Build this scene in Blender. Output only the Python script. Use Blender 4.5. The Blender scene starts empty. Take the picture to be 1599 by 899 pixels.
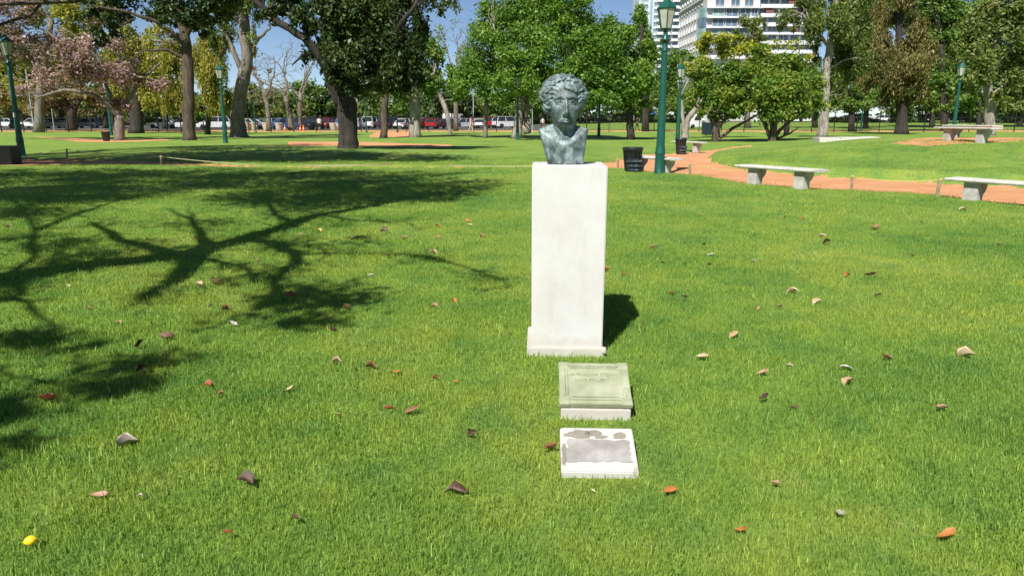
import bpy, bmesh, math, random
import numpy as np
from mathutils import Vector, Matrix

random.seed(7)
rng = np.random.default_rng(7)
sc = bpy.context.scene
COL = sc.collection
R = math.radians

# ------------------------------------------------------------------ camera
F_PX, CX, CY, PITCH, EYE = 1150.0, 799.5, 449.5, R(13.0), 1.6
cam_d = bpy.data.cameras.new('camera')
cam = bpy.data.objects.new('camera', cam_d)
COL.objects.link(cam)
cam.location = (0, 0, EYE)
cam.rotation_euler = (R(90) - PITCH, 0, 0)
cam_d.sensor_width = 36.0
cam_d.lens = 36.0 * F_PX / 1599.0
cam_d.clip_start = 0.05
cam_d.clip_end = 5000
sc.camera = cam

# ------------------------------------------------------------------ sky, sun, exposure
SUN_EL = R(49)
SX, SY = -0.39, -0.92                      # horizontal direction towards the sun
world = bpy.data.worlds.new('World')
sc.world = world
world.use_nodes = True
wn = world.node_tree
sky = wn.nodes.new('ShaderNodeTexSky')
sky.sky_type = 'NISHITA'
sky.sun_disc = False
sky.sun_elevation = SUN_EL
sky.sun_rotation = math.atan2(SX, SY)
sky.air_density = 0.8
sky.dust_density = 0.0
sky.ozone_density = 2.0
sky.altitude = 2500
bg = wn.nodes['Background']
bg.inputs['Strength'].default_value = 0.064
wn.links.new(sky.outputs[0], bg.inputs['Color'])
sun_d = bpy.data.lights.new('sun', 'SUN')
sun_d.energy = 5.0
sun_d.angle = R(0.5)
sun_d.color = (1.0, 0.965, 0.90)
sun = bpy.data.objects.new('sun', sun_d)
COL.objects.link(sun)
LD = Vector((-SX * math.cos(SUN_EL), -SY * math.cos(SUN_EL), -math.sin(SUN_EL)))
sun.rotation_euler = LD.to_track_quat('-Z', 'Y').to_euler()
sun.location = (-20, -40, 60)
sc.view_settings.view_transform = 'Standard'
sc.view_settings.look = 'None'
sc.view_settings.exposure = 0.65
sc.view_settings.gamma = 1.0
sc.cycles.max_bounces = 5
sc.cycles.diffuse_bounces = 2
sc.cycles.glossy_bounces = 3
sc.cycles.transmission_bounces = 4
sc.cycles.transparent_max_bounces = 4
sc.cycles.adaptive_threshold = 0.02

# ------------------------------------------------------------------ terrain maths
def ss(t):
    t = np.clip(t, 0, 1)
    return t * t * (3 - 2 * t)

def ray(px, py):
    a, b = (px - CX) / F_PX, (CY - py) / F_PX
    cp, sp = math.cos(PITCH), math.sin(PITCH)
    return np.array([a, cp + b * sp, -sp + b * cp])

def flat(px, py):
    d = ray(px, py)
    t = EYE / -d[2]
    return (d[0] * t, d[1] * t)

def at(px, py, Y):
    d = ray(px, py)
    t = Y / d[1]
    return np.array([d[0] * t, Y, EYE + d[2] * t])

def poly_sd(px, py, poly):
    """signed distance, positive inside"""
    P = np.asarray(poly, float)
    d = np.full(np.shape(px), 1e18)
    inside = np.zeros(np.shape(px), bool)
    n = len(P)
    for i in range(n):
        a, b = P[i], P[(i + 1) % n]
        ex, ey = b - a
        wx, wy = px - a[0], py - a[1]
        t = np.clip((wx * ex + wy * ey) / (ex * ex + ey * ey + 1e-12), 0, 1)
        d = np.minimum(d, (wx - t * ex) ** 2 + (wy - t * ey) ** 2)
        c = (a[1] > py) != (b[1] > py)
        with np.errstate(divide='ignore', invalid='ignore'):
            xi = a[0] + (py - a[1]) * ex / (ey if abs(ey) > 1e-12 else 1e-12)
        inside ^= c & (px < xi)
    d = np.sqrt(d)
    return np.where(inside, d, -d)

MOUND = [(8.4, 32), (7.6, 28.2), (7.75, 24.6), (9.2, 21.7), (11.2, 19.3), (13.0, 17.3), (18, 13.5), (70, -10), (70, 75), (22, 64), (15, 45), (10.3, 36.5)]
fl = lambda L: [flat(*p) for p in L]
PATH_R = fl([(1750, 340), (1599, 320), (1460, 303), (1290, 293), (1165, 286), (1140, 279), (1080, 271), (1000, 265.5), (965, 260),
             (960, 251), (985, 242), (1060, 237), (1110, 233), (1150, 227.5), (1182, 226)]) + [(10.3, 36.5), (8.4, 32), (7.6, 28.2), (7.75, 24.6), (9.2, 21.7), (11.2, 19.3), (13.0, 17.3), (18, 13.5)]
PATH_L = fl([(968, 251), (880, 258), (820, 259.3), (600, 258.8), (400, 257.5), (250, 252), (100, 248), (0, 247), (-200, 244), (-200, 258), (0, 257.5), (100, 257),
             (250, 258.5), (400, 261), (600, 261), (820, 261.5), (968, 262)])
PATH_B = fl([(395, 237), (455, 229), (448, 221.5), (520, 221), (705, 225.5), (702, 229), (560, 230), (455, 235)])
PATH_C = fl([(40, 213.5), (110, 215.5), (185, 218.5), (262, 216.5), (266, 219), (190, 222.5), (120, 221.5), (92, 217.5)])
PATH_E = fl([(590, 204), (655, 204), (640, 214), (575, 214)])

def wob(x, y):
    return (np.sin(x * .31 + y * .17 + 1.3) * np.sin(y * .23 - x * .11 + .4) + .5 * np.sin(x * .83 + 2) * np.sin(y * .61 + 1)
            + .35 * np.sin(x * 1.9 + y * .7) * np.sin(y * 1.5 - x * .4))

def hgt(x, y):
    x = np.asarray(x, float)
    y = np.asarray(y, float)
    h = .025 * wob(x, y) * ss((y - 1) / 6)
    s = poly_sd(x, y, MOUND)
    m = .24 * ss(s / .40) + .61 * ss((s - .2) / 7.5)
    m = m * (1 - .75 * ss((y - 28) / 20)) * (1 - ss((y - 60) / 25))
    h = h + m
    p = np.maximum(poly_sd(x, y, PATH_R), poly_sd(x, y, PATH_L))
    h = h - .07 * ss((p + .25) / .35)
    # low swell of lawn behind the left path
    h = h + .22 * np.exp(-((x + 15) / 9) ** 2 - ((y - 37) / 5) ** 2) + .15 * np.exp(-((x + 6) / 6) ** 2 - ((y - 33) / 3) ** 2)
    h = h + .75 * ss((y - 112) / 70) * ss((x + 5) / 30)
    return h

def g(px, py):
    """where the sight line meets the ground"""
    d = ray(px, py)
    ts = np.concatenate([np.arange(1, 60, .05), np.arange(60, 400, .5)])
    X, Yv, Z = d[0] * ts, d[1] * ts, EYE + d[2] * ts
    hh = hgt(X, Yv)
    k = np.argmax(Z <= hh)
    return np.array([X[k], Yv[k], float(hh[k])])

def gz(x, y):
    return float(hgt(np.array([x]), np.array([y]))[0])

# ------------------------------------------------------------------ materials
MATS = {}
def nodes_of(name):
    m = bpy.data.materials.new(name)
    m.use_nodes = True
    nt = m.node_tree
    return m, nt, nt.nodes['Principled BSDF']

def N(nt, typ, **kw):
    n = nt.nodes.new(typ)
    for k, v in kw.items():
        setattr(n, k, v)
    return n

def ramp(nt, fac, stops):
    r = N(nt, 'ShaderNodeValToRGB')
    el = r.color_ramp.elements
    while len(el) > 1:
        el.remove(el[-1])
    el[0].position = stops[0][0]
    el[0].color = (*stops[0][1], 1)
    for p, c in stops[1:]:
        e = el.new(p)
        e.color = (*c, 1)
    nt.links.new(fac, r.inputs[0])
    return r.outputs[0]

def noise(nt, scale, detail=4, rough=.55, coord=None, dim='3D', dist=0):
    n = N(nt, 'ShaderNodeTexNoise')
    n.inputs['Scale'].default_value = scale
    n.inputs['Detail'].default_value = detail
    n.inputs['Roughness'].default_value = rough
    n.inputs['Distortion'].default_value = dist
    if coord is not None:
        nt.links.new(coord, n.inputs['Vector'])
    return n.outputs[0]

def bump(nt, p, h, strength=.3, dist=.02):
    b = N(nt, 'ShaderNodeBump')
    b.inputs['Strength'].default_value = strength
    b.inputs['Distance'].default_value = dist
    nt.links.new(h, b.inputs['Height'])
    nt.links.new(b.outputs[0], p.inputs['Normal'])

def mixc(nt, f, a, b, mode='MIX'):
    m = N(nt, 'ShaderNodeMix', data_type='RGBA', blend_type=mode)
    for s, v in ((m.inputs[0], f), (m.inputs[6], a), (m.inputs[7], b)):
        if isinstance(v, (int, float)):
            s.default_value = v
        elif isinstance(v, tuple):
            s.default_value = (*v, 1)
        else:
            nt.links.new(v, s)
    return m.outputs[2]

def objco(nt):
    return N(nt, 'ShaderNodeTexCoord').outputs['Object']

def worldco(nt):
    return N(nt, 'ShaderNodeNewGeometry').outputs['Position']

def mat_noise(name, stops, scale, rough=.8, bstr=.3, bdist=.02, detail=5, metal=0, spec=None, bscale=None, coat=0):
    m, nt, p = nodes_of(name)
    co = objco(nt)
    f = noise(nt, scale, detail, .6, co)
    nt.links.new(ramp(nt, f, stops), p.inputs['Base Color'])
    p.inputs['Roughness'].default_value = rough
    p.inputs['Metallic'].default_value = metal
    p.inputs['Coat Weight'].default_value = coat
    if spec is not None:
        p.inputs['Specular IOR Level'].default_value = spec
    if bstr:
        bump(nt, p, noise(nt, bscale or scale * 4, 6, .65, co), bstr, bdist)
    return m

def mat_paint(name, col, rough=.35, metal=0, var=.12, coat=0):
    lo = tuple(c * (1 - var) for c in col)
    hi = tuple(min(1, c * (1 + var)) for c in col)
    return mat_noise(name, [(.3, lo), (.7, hi)], 6, rough, .05, .004, metal=metal, coat=coat)

def mat_leaf(name, cols, trans=.35, rough=.45, patch=.35):
    """cols: list of leaf colours; each leaf takes its own, whole sprays lean one way"""
    m, nt, p = nodes_of(name)
    gi = N(nt, 'ShaderNodeNewGeometry')
    ns = noise(nt, patch, 3, .5, gi.outputs['Position'])
    a = N(nt, 'ShaderNodeMath', operation='MULTIPLY_ADD')
    nt.links.new(gi.outputs['Random Per Island'], a.inputs[0])
    a.inputs[1].default_value = .55
    mm = N(nt, 'ShaderNodeMath', operation='MULTIPLY_ADD')
    nt.links.new(ns, mm.inputs[0])
    mm.inputs[1].default_value = 1.5
    mm.inputs[2].default_value = -.5
    nt.links.new(mm.outputs[0], a.inputs[2])
    k = len(cols)
    c = ramp(nt, a.outputs[0], [(.08 + .84 * i / (k - 1), cols[i]) for i in range(k)])
    nt.links.new(c, p.inputs['Base Color'])
    p.inputs['Roughness'].default_value = rough
    p.inputs['Specular IOR Level'].default_value = .35
    t = N(nt, 'ShaderNodeBsdfTranslucent')
    nt.links.new(mixc(nt, 1.0, c, (1.15, 1.25, .55), 'MULTIPLY'), t.inputs['Color'])
    mx = N(nt, 'ShaderNodeMixShader')
    mx.inputs[0].default_value = trans
    nt.links.new(p.outputs[0], mx.inputs[1])
    nt.links.new(t.outputs[0], mx.inputs[2])
    nt.links.new(mx.outputs[0], nt.nodes['Material Output'].inputs['Surface'])
    return m

def mat_bark(name, a, b, scale=5, stretch=.18):
    m, nt, p = nodes_of(name)
    mp = N(nt, 'ShaderNodeMapping')
    mp.inputs['Scale'].default_value = (1, 1, stretch)
    nt.links.new(objco(nt), mp.inputs[0])
    f = noise(nt, scale, 6, .7, mp.outputs[0], dist=.6)
    nt.links.new(ramp(nt, f, [(.34, a), (.62, b)]), p.inputs['Base Color'])
    p.inputs['Roughness'].default_value = .9
    bump(nt, p, f, .9, .06)
    return m

# lawn colours: the same world-space patches colour the soil sheet and the blades
def lawn_colour(nt, blade):
    gi = N(nt, 'ShaderNodeNewGeometry')
    pos = gi.outputs['Position']
    big = noise(nt, .38, 4, .6, pos, dist=.4)
    sm = noise(nt, 2.3, 4, .6, pos)
    c1 = ramp(nt, big, [(.28, (.126, .245, .044)), (.48, (.198, .315, .053)), (.70, (.278, .362, .067))])
    c2 = ramp(nt, sm, [(.28, (.55, .76, .90)), (.48, (1, 1, 1)), (.75, (1.32, 1.12, .95))])
    c = mixc(nt, .8, c1, c2, 'MULTIPLY')
    dry = ramp(nt, noise(nt, 1.1, 5, .7, pos, dist=.5), [(.62, (0, 0, 0)), (.78, (.55, .55, .55))])
    c = mixc(nt, dry, c, (.36, .33, .12))
    if blade:
        rb = ramp(nt, gi.outputs['Random Per Island'], [(0, (.38, .52, .40)), (.4, (.92, .95, .9)), (.85, (1.35, 1.28, 1.25)), (1, (2.1, 1.8, 2.6))])
        c = mixc(nt, 1.0, c, rb, 'MULTIPLY')
    return c, pos

def make_lawn_mat():
    m, nt, p = nodes_of('lawn')
    c, pos = lawn_colour(nt, False)
    fine = noise(nt, 34, 5, .75, pos)
    c = mixc(nt, .9, c, ramp(nt, fine, [(.3, (.38, .44, .40)), (.5, (.80, .80, .78)), (.7, (1.15, 1.12, 1.05))]), 'MULTIPLY')  # sheet colour lowered to stand in for the self-shadow of blades
    nt.links.new(c, p.inputs['Base Color'])
    p.inputs['Roughness'].default_value = .75
    p.inputs['Specular IOR Level'].default_value = .25
    bump(nt, p, fine, .8, .03)
    return m

def make_blade_mat():
    m, nt, p = nodes_of('grass_blade')
    c, pos = lawn_colour(nt, True)
    nt.links.new(c, p.inputs['Base Color'])
    p.inputs['Roughness'].default_value = .45
    p.inputs['Specular IOR Level'].default_value = .35
    t = N(nt, 'ShaderNodeBsdfTranslucent')
    nt.links.new(mixc(nt, 1.0, c, (1.1, 1.15, .6), 'MULTIPLY'), t.inputs['Color'])
    mx = N(nt, 'ShaderNodeMixShader')
    mx.inputs[0].default_value = .38
    nt.links.new(p.outputs[0], mx.inputs[1])
    nt.links.new(t.outputs[0], mx.inputs[2])
    nt.links.new(mx.outputs[0], nt.nodes['Material Output'].inputs['Surface'])
    return m

def make_gravel_mat(name, a, b, c):
    m, nt, p = nodes_of(name)
    pos = worldco(nt)
    f = noise(nt, 1.1, 5, .6, pos)
    fine = noise(nt, 38, 4, .8, pos)
    col = ramp(nt, f, [(.3, a), (.5, b), (.72, c)])
    col = mixc(nt, .85, col, ramp(nt, fine, [(.3, (.5, .45, .45)), (.55, (1, 1, 1)), (.75, (1.25, 1.25, 1.25))]), 'MULTIPLY')
    nt.links.new(col, p.inputs['Base Color'])
    p.inputs['Roughness'].default_value = .95
    bump(nt, p, fine, .7, .03)
    return m

M = MATS
M['lawn'] = make_lawn_mat()
M['blade'] = make_blade_mat()
M['gravel'] = make_gravel_mat('brick_dust', (.50, .215, .092), (.60, .285, .128), (.66, .348, .178))
M['dirt'] = make_gravel_mat('yellow_dirt', (.44, .25, .09), (.58, .34, .11), (.62, .40, .16))
M['asphalt'] = make_gravel_mat('asphalt', (.07, .07, .07), (.10, .10, .10), (.14, .135, .13))
M['white_stone'] = None

def make_white_stone():
    m, nt, p = nodes_of('white_stone')
    co = objco(nt)
    f = noise(nt, 3.0, 6, .6, co)
    c = ramp(nt, f, [(.3, (.50, .482, .452)), (.55, (.555, .545, .525)), (.75, (.575, .568, .552))])
    mp = N(nt, 'ShaderNodeMapping')
    mp.inputs['Scale'].default_value = (6, 6, 1.2)
    nt.links.new(co, mp.inputs[0])
    st = noise(nt, 2.2, 5, .65, mp.outputs[0])
    c = mixc(nt, .18, c, ramp(nt, st, [(.32, (.72, .66, .54)), (.48, (1, 1, 1))]), 'MULTIPLY')
    sz = N(nt, 'ShaderNodeSeparateXYZ')
    nt.links.new(co, sz.inputs[0])
    ad = N(nt, 'ShaderNodeMath', operation='MULTIPLY_ADD')
    nt.links.new(noise(nt, 9, 5, .7, co), ad.inputs[0])
    ad.inputs[1].default_value = -.16
    nt.links.new(sz.outputs['Z'], ad.inputs[2])
    c = mixc(nt, .42, c, ramp(nt, ad.outputs[0], [(0, (.62, .56, .44)), (.06, (1, 1, 1))]), 'MULTIPLY')
    sp = noise(nt, 55, 3, .6, co)
    c = mixc(nt, .4, c, ramp(nt, sp, [(.26, (.5, .48, .45)), (.34, (1, 1, 1))]), 'MULTIPLY')
    nt.links.new(c, p.inputs['Base Color'])
    p.inputs['Roughness'].default_value = .65
    bump(nt, p, noise(nt, 60, 5, .7, co), .15, .006)
    return m
M['white_stone'] = make_white_stone()

def make_bronze():
    m, nt, p = nodes_of('patina_bronze')
    co = objco(nt)
    a = noise(nt, 14, 6, .65, co, dist=.5)
    mp = N(nt, 'ShaderNodeMapping')
    mp.inputs['Scale'].default_value = (38, 38, 7)
    nt.links.new(co, mp.inputs[0])
    b = noise(nt, 1.6, 5, .7, mp.outputs[0], dist=.8)
    c = ramp(nt, a, [(.32, (.024, .028, .027)), (.43, (.078, .102, .101)), (.55, (.160, .212, .217)), (.72, (.34, .42, .42))])
    c = mixc(nt, .8, c, ramp(nt, b, [(.34, (.45, .42, .36)), (.5, (1, 1, 1)), (.68, (1.3, 1.35, 1.35))]), 'MULTIPLY')
    nt.links.new(c, p.inputs['Base Color'])
    p.inputs['Metallic'].default_value = .15
    p.inputs['Roughness'].default_value = .58
    bump(nt, p, b, .4, .008)
    return m
M['bronze'] = make_bronze()

def make_peeling():
    m, nt, p = nodes_of('peeling_paint')
    co = objco(nt)
    f = noise(nt, 9, 5, .5, co, dist=.3)
    sx = N(nt, 'ShaderNodeSeparateXYZ')
    nt.links.new(co, sx.inputs[0])
    c = ramp(nt, f, [(.57, (.45, .44, .42)), (.612, (.33, .29, .24)), (.7, (.42, .38, .32))])
    nt.links.new(c, p.inputs['Base Color'])
    p.inputs['Roughness'].default_value = .8
    bump(nt, p, f, .4, .01)
    return m
M['peeling'] = make_peeling()
M['bare_cement'] = mat_noise('bare_cement', [(.3, (.20, .185, .165)), (.5, (.285, .27, .25)), (.75, (.42, .405, .39))], 7, .85, .5, .01)
M['flaked'] = mat_noise('flaked_plaster', [(.3, (.19, .165, .13)), (.7, (.27, .24, .195))], 9, .9, .4, .006)
M['plaque'] = mat_noise('green_bronze', [(.3, (.24, .265, .165)), (.55, (.335, .355, .235)), (.8, (.45, .46, .33))], 9, .6, .35, .004, metal=.1)
M['plaque_letter'] = mat_noise('worn_letters', [(.3, (.20, .21, .11)), (.7, (.32, .34, .20))], 30, .6, .2, .002)
M['lamp_green'] = mat_noise('lamp_green', [(.3, (.005, .058, .042)), (.6, (.008, .080, .058)), (.85, (.017, .11, .085))], 3, .38, .1, .01)
M['lamp_glass'] = mat_paint('frosted_glass', (.38, .38, .33), .25, var=.15)
M['concrete'] = mat_noise('pale_concrete', [(.28, (.36, .33, .29)), (.5, (.52, .49, .44)), (.75, (.62, .60, .55))], 5, .85, .4, .012)
M['concrete_dirty_shaded'] = mat_noise('weathered_shaded_concrete', [(.28, (.20, .18, .16)), (.5, (.38, .355, .33)), (.75, (.52, .50, .47))], 4, .85, .4, .012)  # stained concrete, toned darker to imitate the shade under the seat
M['black_plastic'] = mat_noise('black_plastic', [(.3, (.008, .009, .012)), (.7, (.02, .022, .028))], 5, .35, .2, .02)
M['bag'] = mat_noise('shiny_bag', [(.3, (.015, .02, .03)), (.6, (.05, .06, .08)), (.8, (.25, .27, .30))], 12, .2, .9, .05)
M['tape'] = mat_paint('yellow_tape', (.46, .38, .12), .5)
M['tape_pale'] = mat_paint('dull_tape', (.30, .26, .14), .6)  # darker, less saturated yellow for the tapes left of centre
M['post_wood'] = mat_noise('weathered_post', [(.3, (.16, .13, .08)), (.7, (.34, .28, .18))], 9, .9, .4, .01)
M['iron'] = mat_paint('black_iron', (.012, .013, .014), .5)
M['lemon'] = mat_noise('lemon_peel', [(.3, (.78, .48, .01)), (.7, (.86, .62, .02))], 14, .4, .3, .002, bscale=160)
M['tyre'] = mat_paint('tyre_rubber', (.012, .012, .012), .8)
M['rim'] = mat_paint('wheel_rim', (.45, .46, .48), .3, .8)
M['glass'] = mat_paint('dark_window_glass', (.02, .028, .035), .05)
M['headlight'] = mat_paint('headlight_glass', (.75, .76, .78), .1)
M['taillight'] = mat_paint('taillight_plastic', (.45, .01, .01), .2)
M['trim'] = mat_paint('black_trim', (.02, .02, .02), .55)
M['bark_dark'] = mat_bark('dark_bark', (.010, .008, .007), (.050, .040, .032))
M['bark_brown'] = mat_bark('brown_bark', (.026, .019, .013), (.115, .082, .056), 6)
M['bark_pale'] = mat_bark('pale_bark', (.115, .098, .08), (.35, .31, .265), 3, .35)
M['bark_grey'] = mat_bark('grey_bark', (.07, .06, .05), (.22, .19, .155), 6)
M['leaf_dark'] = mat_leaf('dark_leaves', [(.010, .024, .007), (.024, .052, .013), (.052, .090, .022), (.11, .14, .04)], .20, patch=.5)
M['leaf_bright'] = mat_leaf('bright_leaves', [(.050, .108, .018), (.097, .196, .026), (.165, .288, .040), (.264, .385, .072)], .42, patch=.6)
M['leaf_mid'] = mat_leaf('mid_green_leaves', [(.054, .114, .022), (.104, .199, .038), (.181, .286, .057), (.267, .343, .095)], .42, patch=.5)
M['leaf_bush'] = mat_leaf('bushy_leaves', [(.057, .114, .019), (.114, .209, .027), (.190, .286, .041), (.381, .362, .076)], .42, patch=.6)
M['leaf_yellow'] = mat_leaf('yellow_green_leaves', [(.156, .195, .023), (.273, .312, .033), (.390, .403, .039), (.494, .468, .065)], .38, patch=.5)
M['leaf_rust'] = mat_leaf('rusty_needles', [(.075, .100, .026), (.150, .140, .040), (.210, .165, .060), (.220, .220, .060)], .3, patch=.35)
M['leaf_olive'] = mat_leaf('olive_leaves', [(.061, .099, .026), (.121, .176, .042), (.193, .248, .064), (.275, .297, .099)], .42, patch=.4)
M['leaf_pink'] = mat_leaf('pink_blossom', [(.12, .10, .055), (.22, .155, .11), (.39, .245, .265), (.60, .41, .485)], .35, patch=.30)
M['leaf_brown'] = mat_leaf('dry_twig_leaves', [(.112, .088, .048), (.208, .160, .088), (.304, .232, .136), (.256, .272, .096)], .3, patch=.3)
M['leaf_willow'] = mat_leaf('willow_leaves', [(.140, .154, .025), (.224, .231, .036), (.336, .315, .049), (.392, .350, .084)], .38, patch=.4)
M['render_white'] = mat_noise('white_render', [(.3, (.54, .54, .56)), (.7, (.64, .64, .66))], .2, .8, .1, .05)
M['render_cream'] = mat_noise('cream_render', [(.3, (.46, .43, .44)), (.7, (.56, .53, .54))], .2, .8, .1, .05)
M['render_hazy'] = mat_noise('hazy_blue_render', [(.3, (.40, .48, .56)), (.7, (.48, .56, .63))], .2, .8, .1, .05)  # distance haze is mixed into the tower's wall colour as grey-blue
M['window_glass'] = mat_noise('blue_window_glass', [(.3, (.05, .07, .10)), (.6, (.13, .18, .23)), (.8, (.28, .34, .38))], .35, .08, 0)
M['green_glass'] = mat_noise('green_window_glass', [(.3, (.12, .20, .20)), (.7, (.32, .44, .42))], .4, .08, 0)
M['awning_red'] = mat_paint('red_awning', (.20, .07, .06), .8)
M['roof_grey'] = mat_paint('grey_roof', (.22, .21, .21), .8)
M['skin'] = mat_paint('skin', (.42, .25, .18), .5)

# ------------------------------------------------------------------ mesh helpers
class MB:
    def __init__(s):
        s.v, s.f, s.m = [], [], []
    def add(s, vs, fs, m=0):
        o = len(s.v)
        s.v += [tuple(map(float, v)) for v in vs]
        s.f += [tuple(i + o for i in f) for f in fs]
        s.m += [m] * len(fs)
        return s
    def box(s, c, d, m=0, rz=0, taper=1.0):
        x, y, z = d[0] / 2, d[1] / 2, d[2] / 2
        vs = []
        ca, sa = math.cos(rz), math.sin(rz)
        for k, t in ((-1, 1.0), (1, taper)):
            for a, b in ((-1, -1), (1, -1), (1, 1), (-1, 1)):
                X, Yy = a * x * t, b * y * t
                vs.append((c[0] + X * ca - Yy * sa, c[1] + X * sa + Yy * ca, c[2] + k * z))
        return s.add(vs, [(3, 2, 1, 0), (4, 5, 6, 7), (0, 1, 5, 4), (1, 2, 6, 5), (2, 3, 7, 6), (3, 0, 4, 7)], m)
    def lathe(s, prof, n=16, m=0, c=(0, 0, 0), ph=0.0):
        vs, fs = [], []
        for r, z in prof:
            for i in range(n):
                a = 2 * math.pi * i / n + ph
                vs.append((c[0] + r * math.cos(a), c[1] + r * math.sin(a), c[2] + z))
        for k in range(len(prof) - 1):
            for i in range(n):
                j = (i + 1) % n
                fs.append((k * n + i, k * n + j, (k + 1) * n + j, (k + 1) * n + i))
        fs.append(tuple(reversed(range(n))))
        fs.append(tuple(range((len(prof) - 1) * n, len(prof) * n)))
        return s.add(vs, fs, m)
    def tube(s, pts, rad, n=6, m=0, cap=True):
        P = [np.asarray(p, float) for p in pts]
        if np.isscalar(rad):
            rad = [rad] * len(P)
        vs, fs = [], []
        t0 = P[1] - P[0]
        up = np.array([0, 0, 1.0]) if abs(t0[2]) < .9 * np.linalg.norm(t0) else np.array([1.0, 0, 0])
        u = np.cross(t0, up)
        u /= np.linalg.norm(u) + 1e-9
        for i, p in enumerate(P):
            t = P[min(i + 1, len(P) - 1)] - P[max(i - 1, 0)]
            t = t / (np.linalg.norm(t) + 1e-9)
            u = u - t * np.dot(u, t)
            u /= np.linalg.norm(u) + 1e-9
            w = np.cross(t, u)
            for k in range(n):
                a = 2 * math.pi * k / n
                vs.append(p + rad[i] * (u * math.cos(a) + w * math.sin(a)))
        for i in range(len(P) - 1):
            for k in range(n):
                j = (k + 1) % n
                fs.append((i * n + k, i * n + j, (i + 1) * n + j, (i + 1) * n + k))
        if cap:
            fs.append(tuple(reversed(range(n))))
            fs.append(tuple(range((len(P) - 1) * n, len(P) * n)))
        return s.add(vs, fs, m)
    def prism(s, poly, a, b, axis='x', m=0, inset=0.0):
        """poly in the two other axes, extruded from a to b"""
        n = len(poly)
        P = np.asarray(poly, float)
        def put(u, v, w):
            return {'x': (w, u, v), 'y': (u, w, v), 'z': (u, v, w)}[axis]
        if inset:
            c = P.mean(0)
            Q = c + (P - c) * (1 - inset)
            e = (b - a) * .06
            rings = [(Q, a), (P, a + e), (P, b - e), (Q, b)]
        else:
            rings = [(P, a), (P, b)]
        vs, fs = [], []
        for q, w in rings:
            vs += [put(u, v, w) for u, v in q]
        for k in range(len(rings) - 1):
            for i in range(n):
                j = (i + 1) % n
                fs.append((k * n + i, k * n + j, (k + 1) * n + j, (k + 1) * n + i))
        fs.append(tuple(reversed(range(n))))
        fs.append(tuple(range((len(rings) - 1) * n, len(rings) * n)))
        return s.add(vs, fs, m)
    def build(s, name, mats, parent=None, smooth=False, bevel=0, loc=None, fix=True):
        me = bpy.data.meshes.new(name)
        me.from_pydata(s.v, [], s.f)
        if not isinstance(mats, (list, tuple)):
            mats = [mats]
        for x in mats:
            me.materials.append(M[x] if isinstance(x, str) else x)
        if len(mats) > 1:
            me.polygons.foreach_set('material_index', s.m)
        if fix:
            b = bmesh.new()
            b.from_mesh(me)
            if bevel:
                bmesh.ops.bevel(b, geom=list(b.edges), offset=bevel, segments=2, affect='EDGES', clamp_overlap=True)
            bmesh.ops.recalc_face_normals(b, faces=b.faces)
            b.to_mesh(me)
            b.free()
        if smooth:
            me.polygons.foreach_set('use_smooth', [True] * len(me.polygons))
            if smooth != 2:
                me.set_sharp_from_angle(angle=R(40))
        me.update()
        return link(name, me, parent, loc)

def link(name, me, parent=None, loc=None):
    o = bpy.data.objects.new(name, me)
    COL.objects.link(o)
    if parent is not None:
        o.parent = parent
    if loc is not None:
        o.location = loc
    return o

def mesh_np(name, V, Q, mat, smooth=False):
    """fast mesh of quads (or tris) from arrays"""
    V = np.asarray(V, np.float32)
    Q = np.asarray(Q, np.int32)
    k = Q.shape[1]
    me = bpy.data.meshes.new(name)
    me.vertices.add(len(V))
    me.vertices.foreach_set('co', V.ravel())
    me.loops.add(Q.size)
    me.loops.foreach_set('vertex_index', Q.ravel())
    me.polygons.add(len(Q))
    me.polygons.foreach_set('loop_start', np.arange(0, Q.size, k, dtype=np.int32))
    if smooth:
        me.polygons.foreach_set('use_smooth', np.ones(len(Q), bool))
    me.update(calc_edges=True)
    for x in (mat if isinstance(mat, (list, tuple)) else [mat]):
        me.materials.append(M[x] if isinstance(x, str) else x)
    return me

def tag(o, label=None, cat=None, group=None, kind=None):
    for k, v in (('label', label), ('category', cat), ('group', group), ('kind', kind)):
        if v:
            o[k] = v
    return o

def thing(name, label, cat, loc=(0, 0, 0), rz=0.0, group=None):
    o = bpy.data.objects.new(name, None)
    COL.objects.link(o)
    o.location = tuple(map(float, loc))
    o.rotation_euler = (0, 0, rz)
    o.empty_display_size = .2
    return tag(o, label, cat, group)

def dup(root, loc, rz, label, group=None):
    r = root.copy()
    COL.objects.link(r)
    r.location = tuple(map(float, loc))
    r.rotation_euler = (0, 0, rz)
    r['label'] = label
    if group:
        r['group'] = group
    for ch in list(root.children):
        c = ch.copy()
        COL.objects.link(c)
        c.parent = r
        for gch in list(ch.children):
            d = gch.copy()
            COL.objects.link(d)
            d.parent = c
    return r

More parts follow.
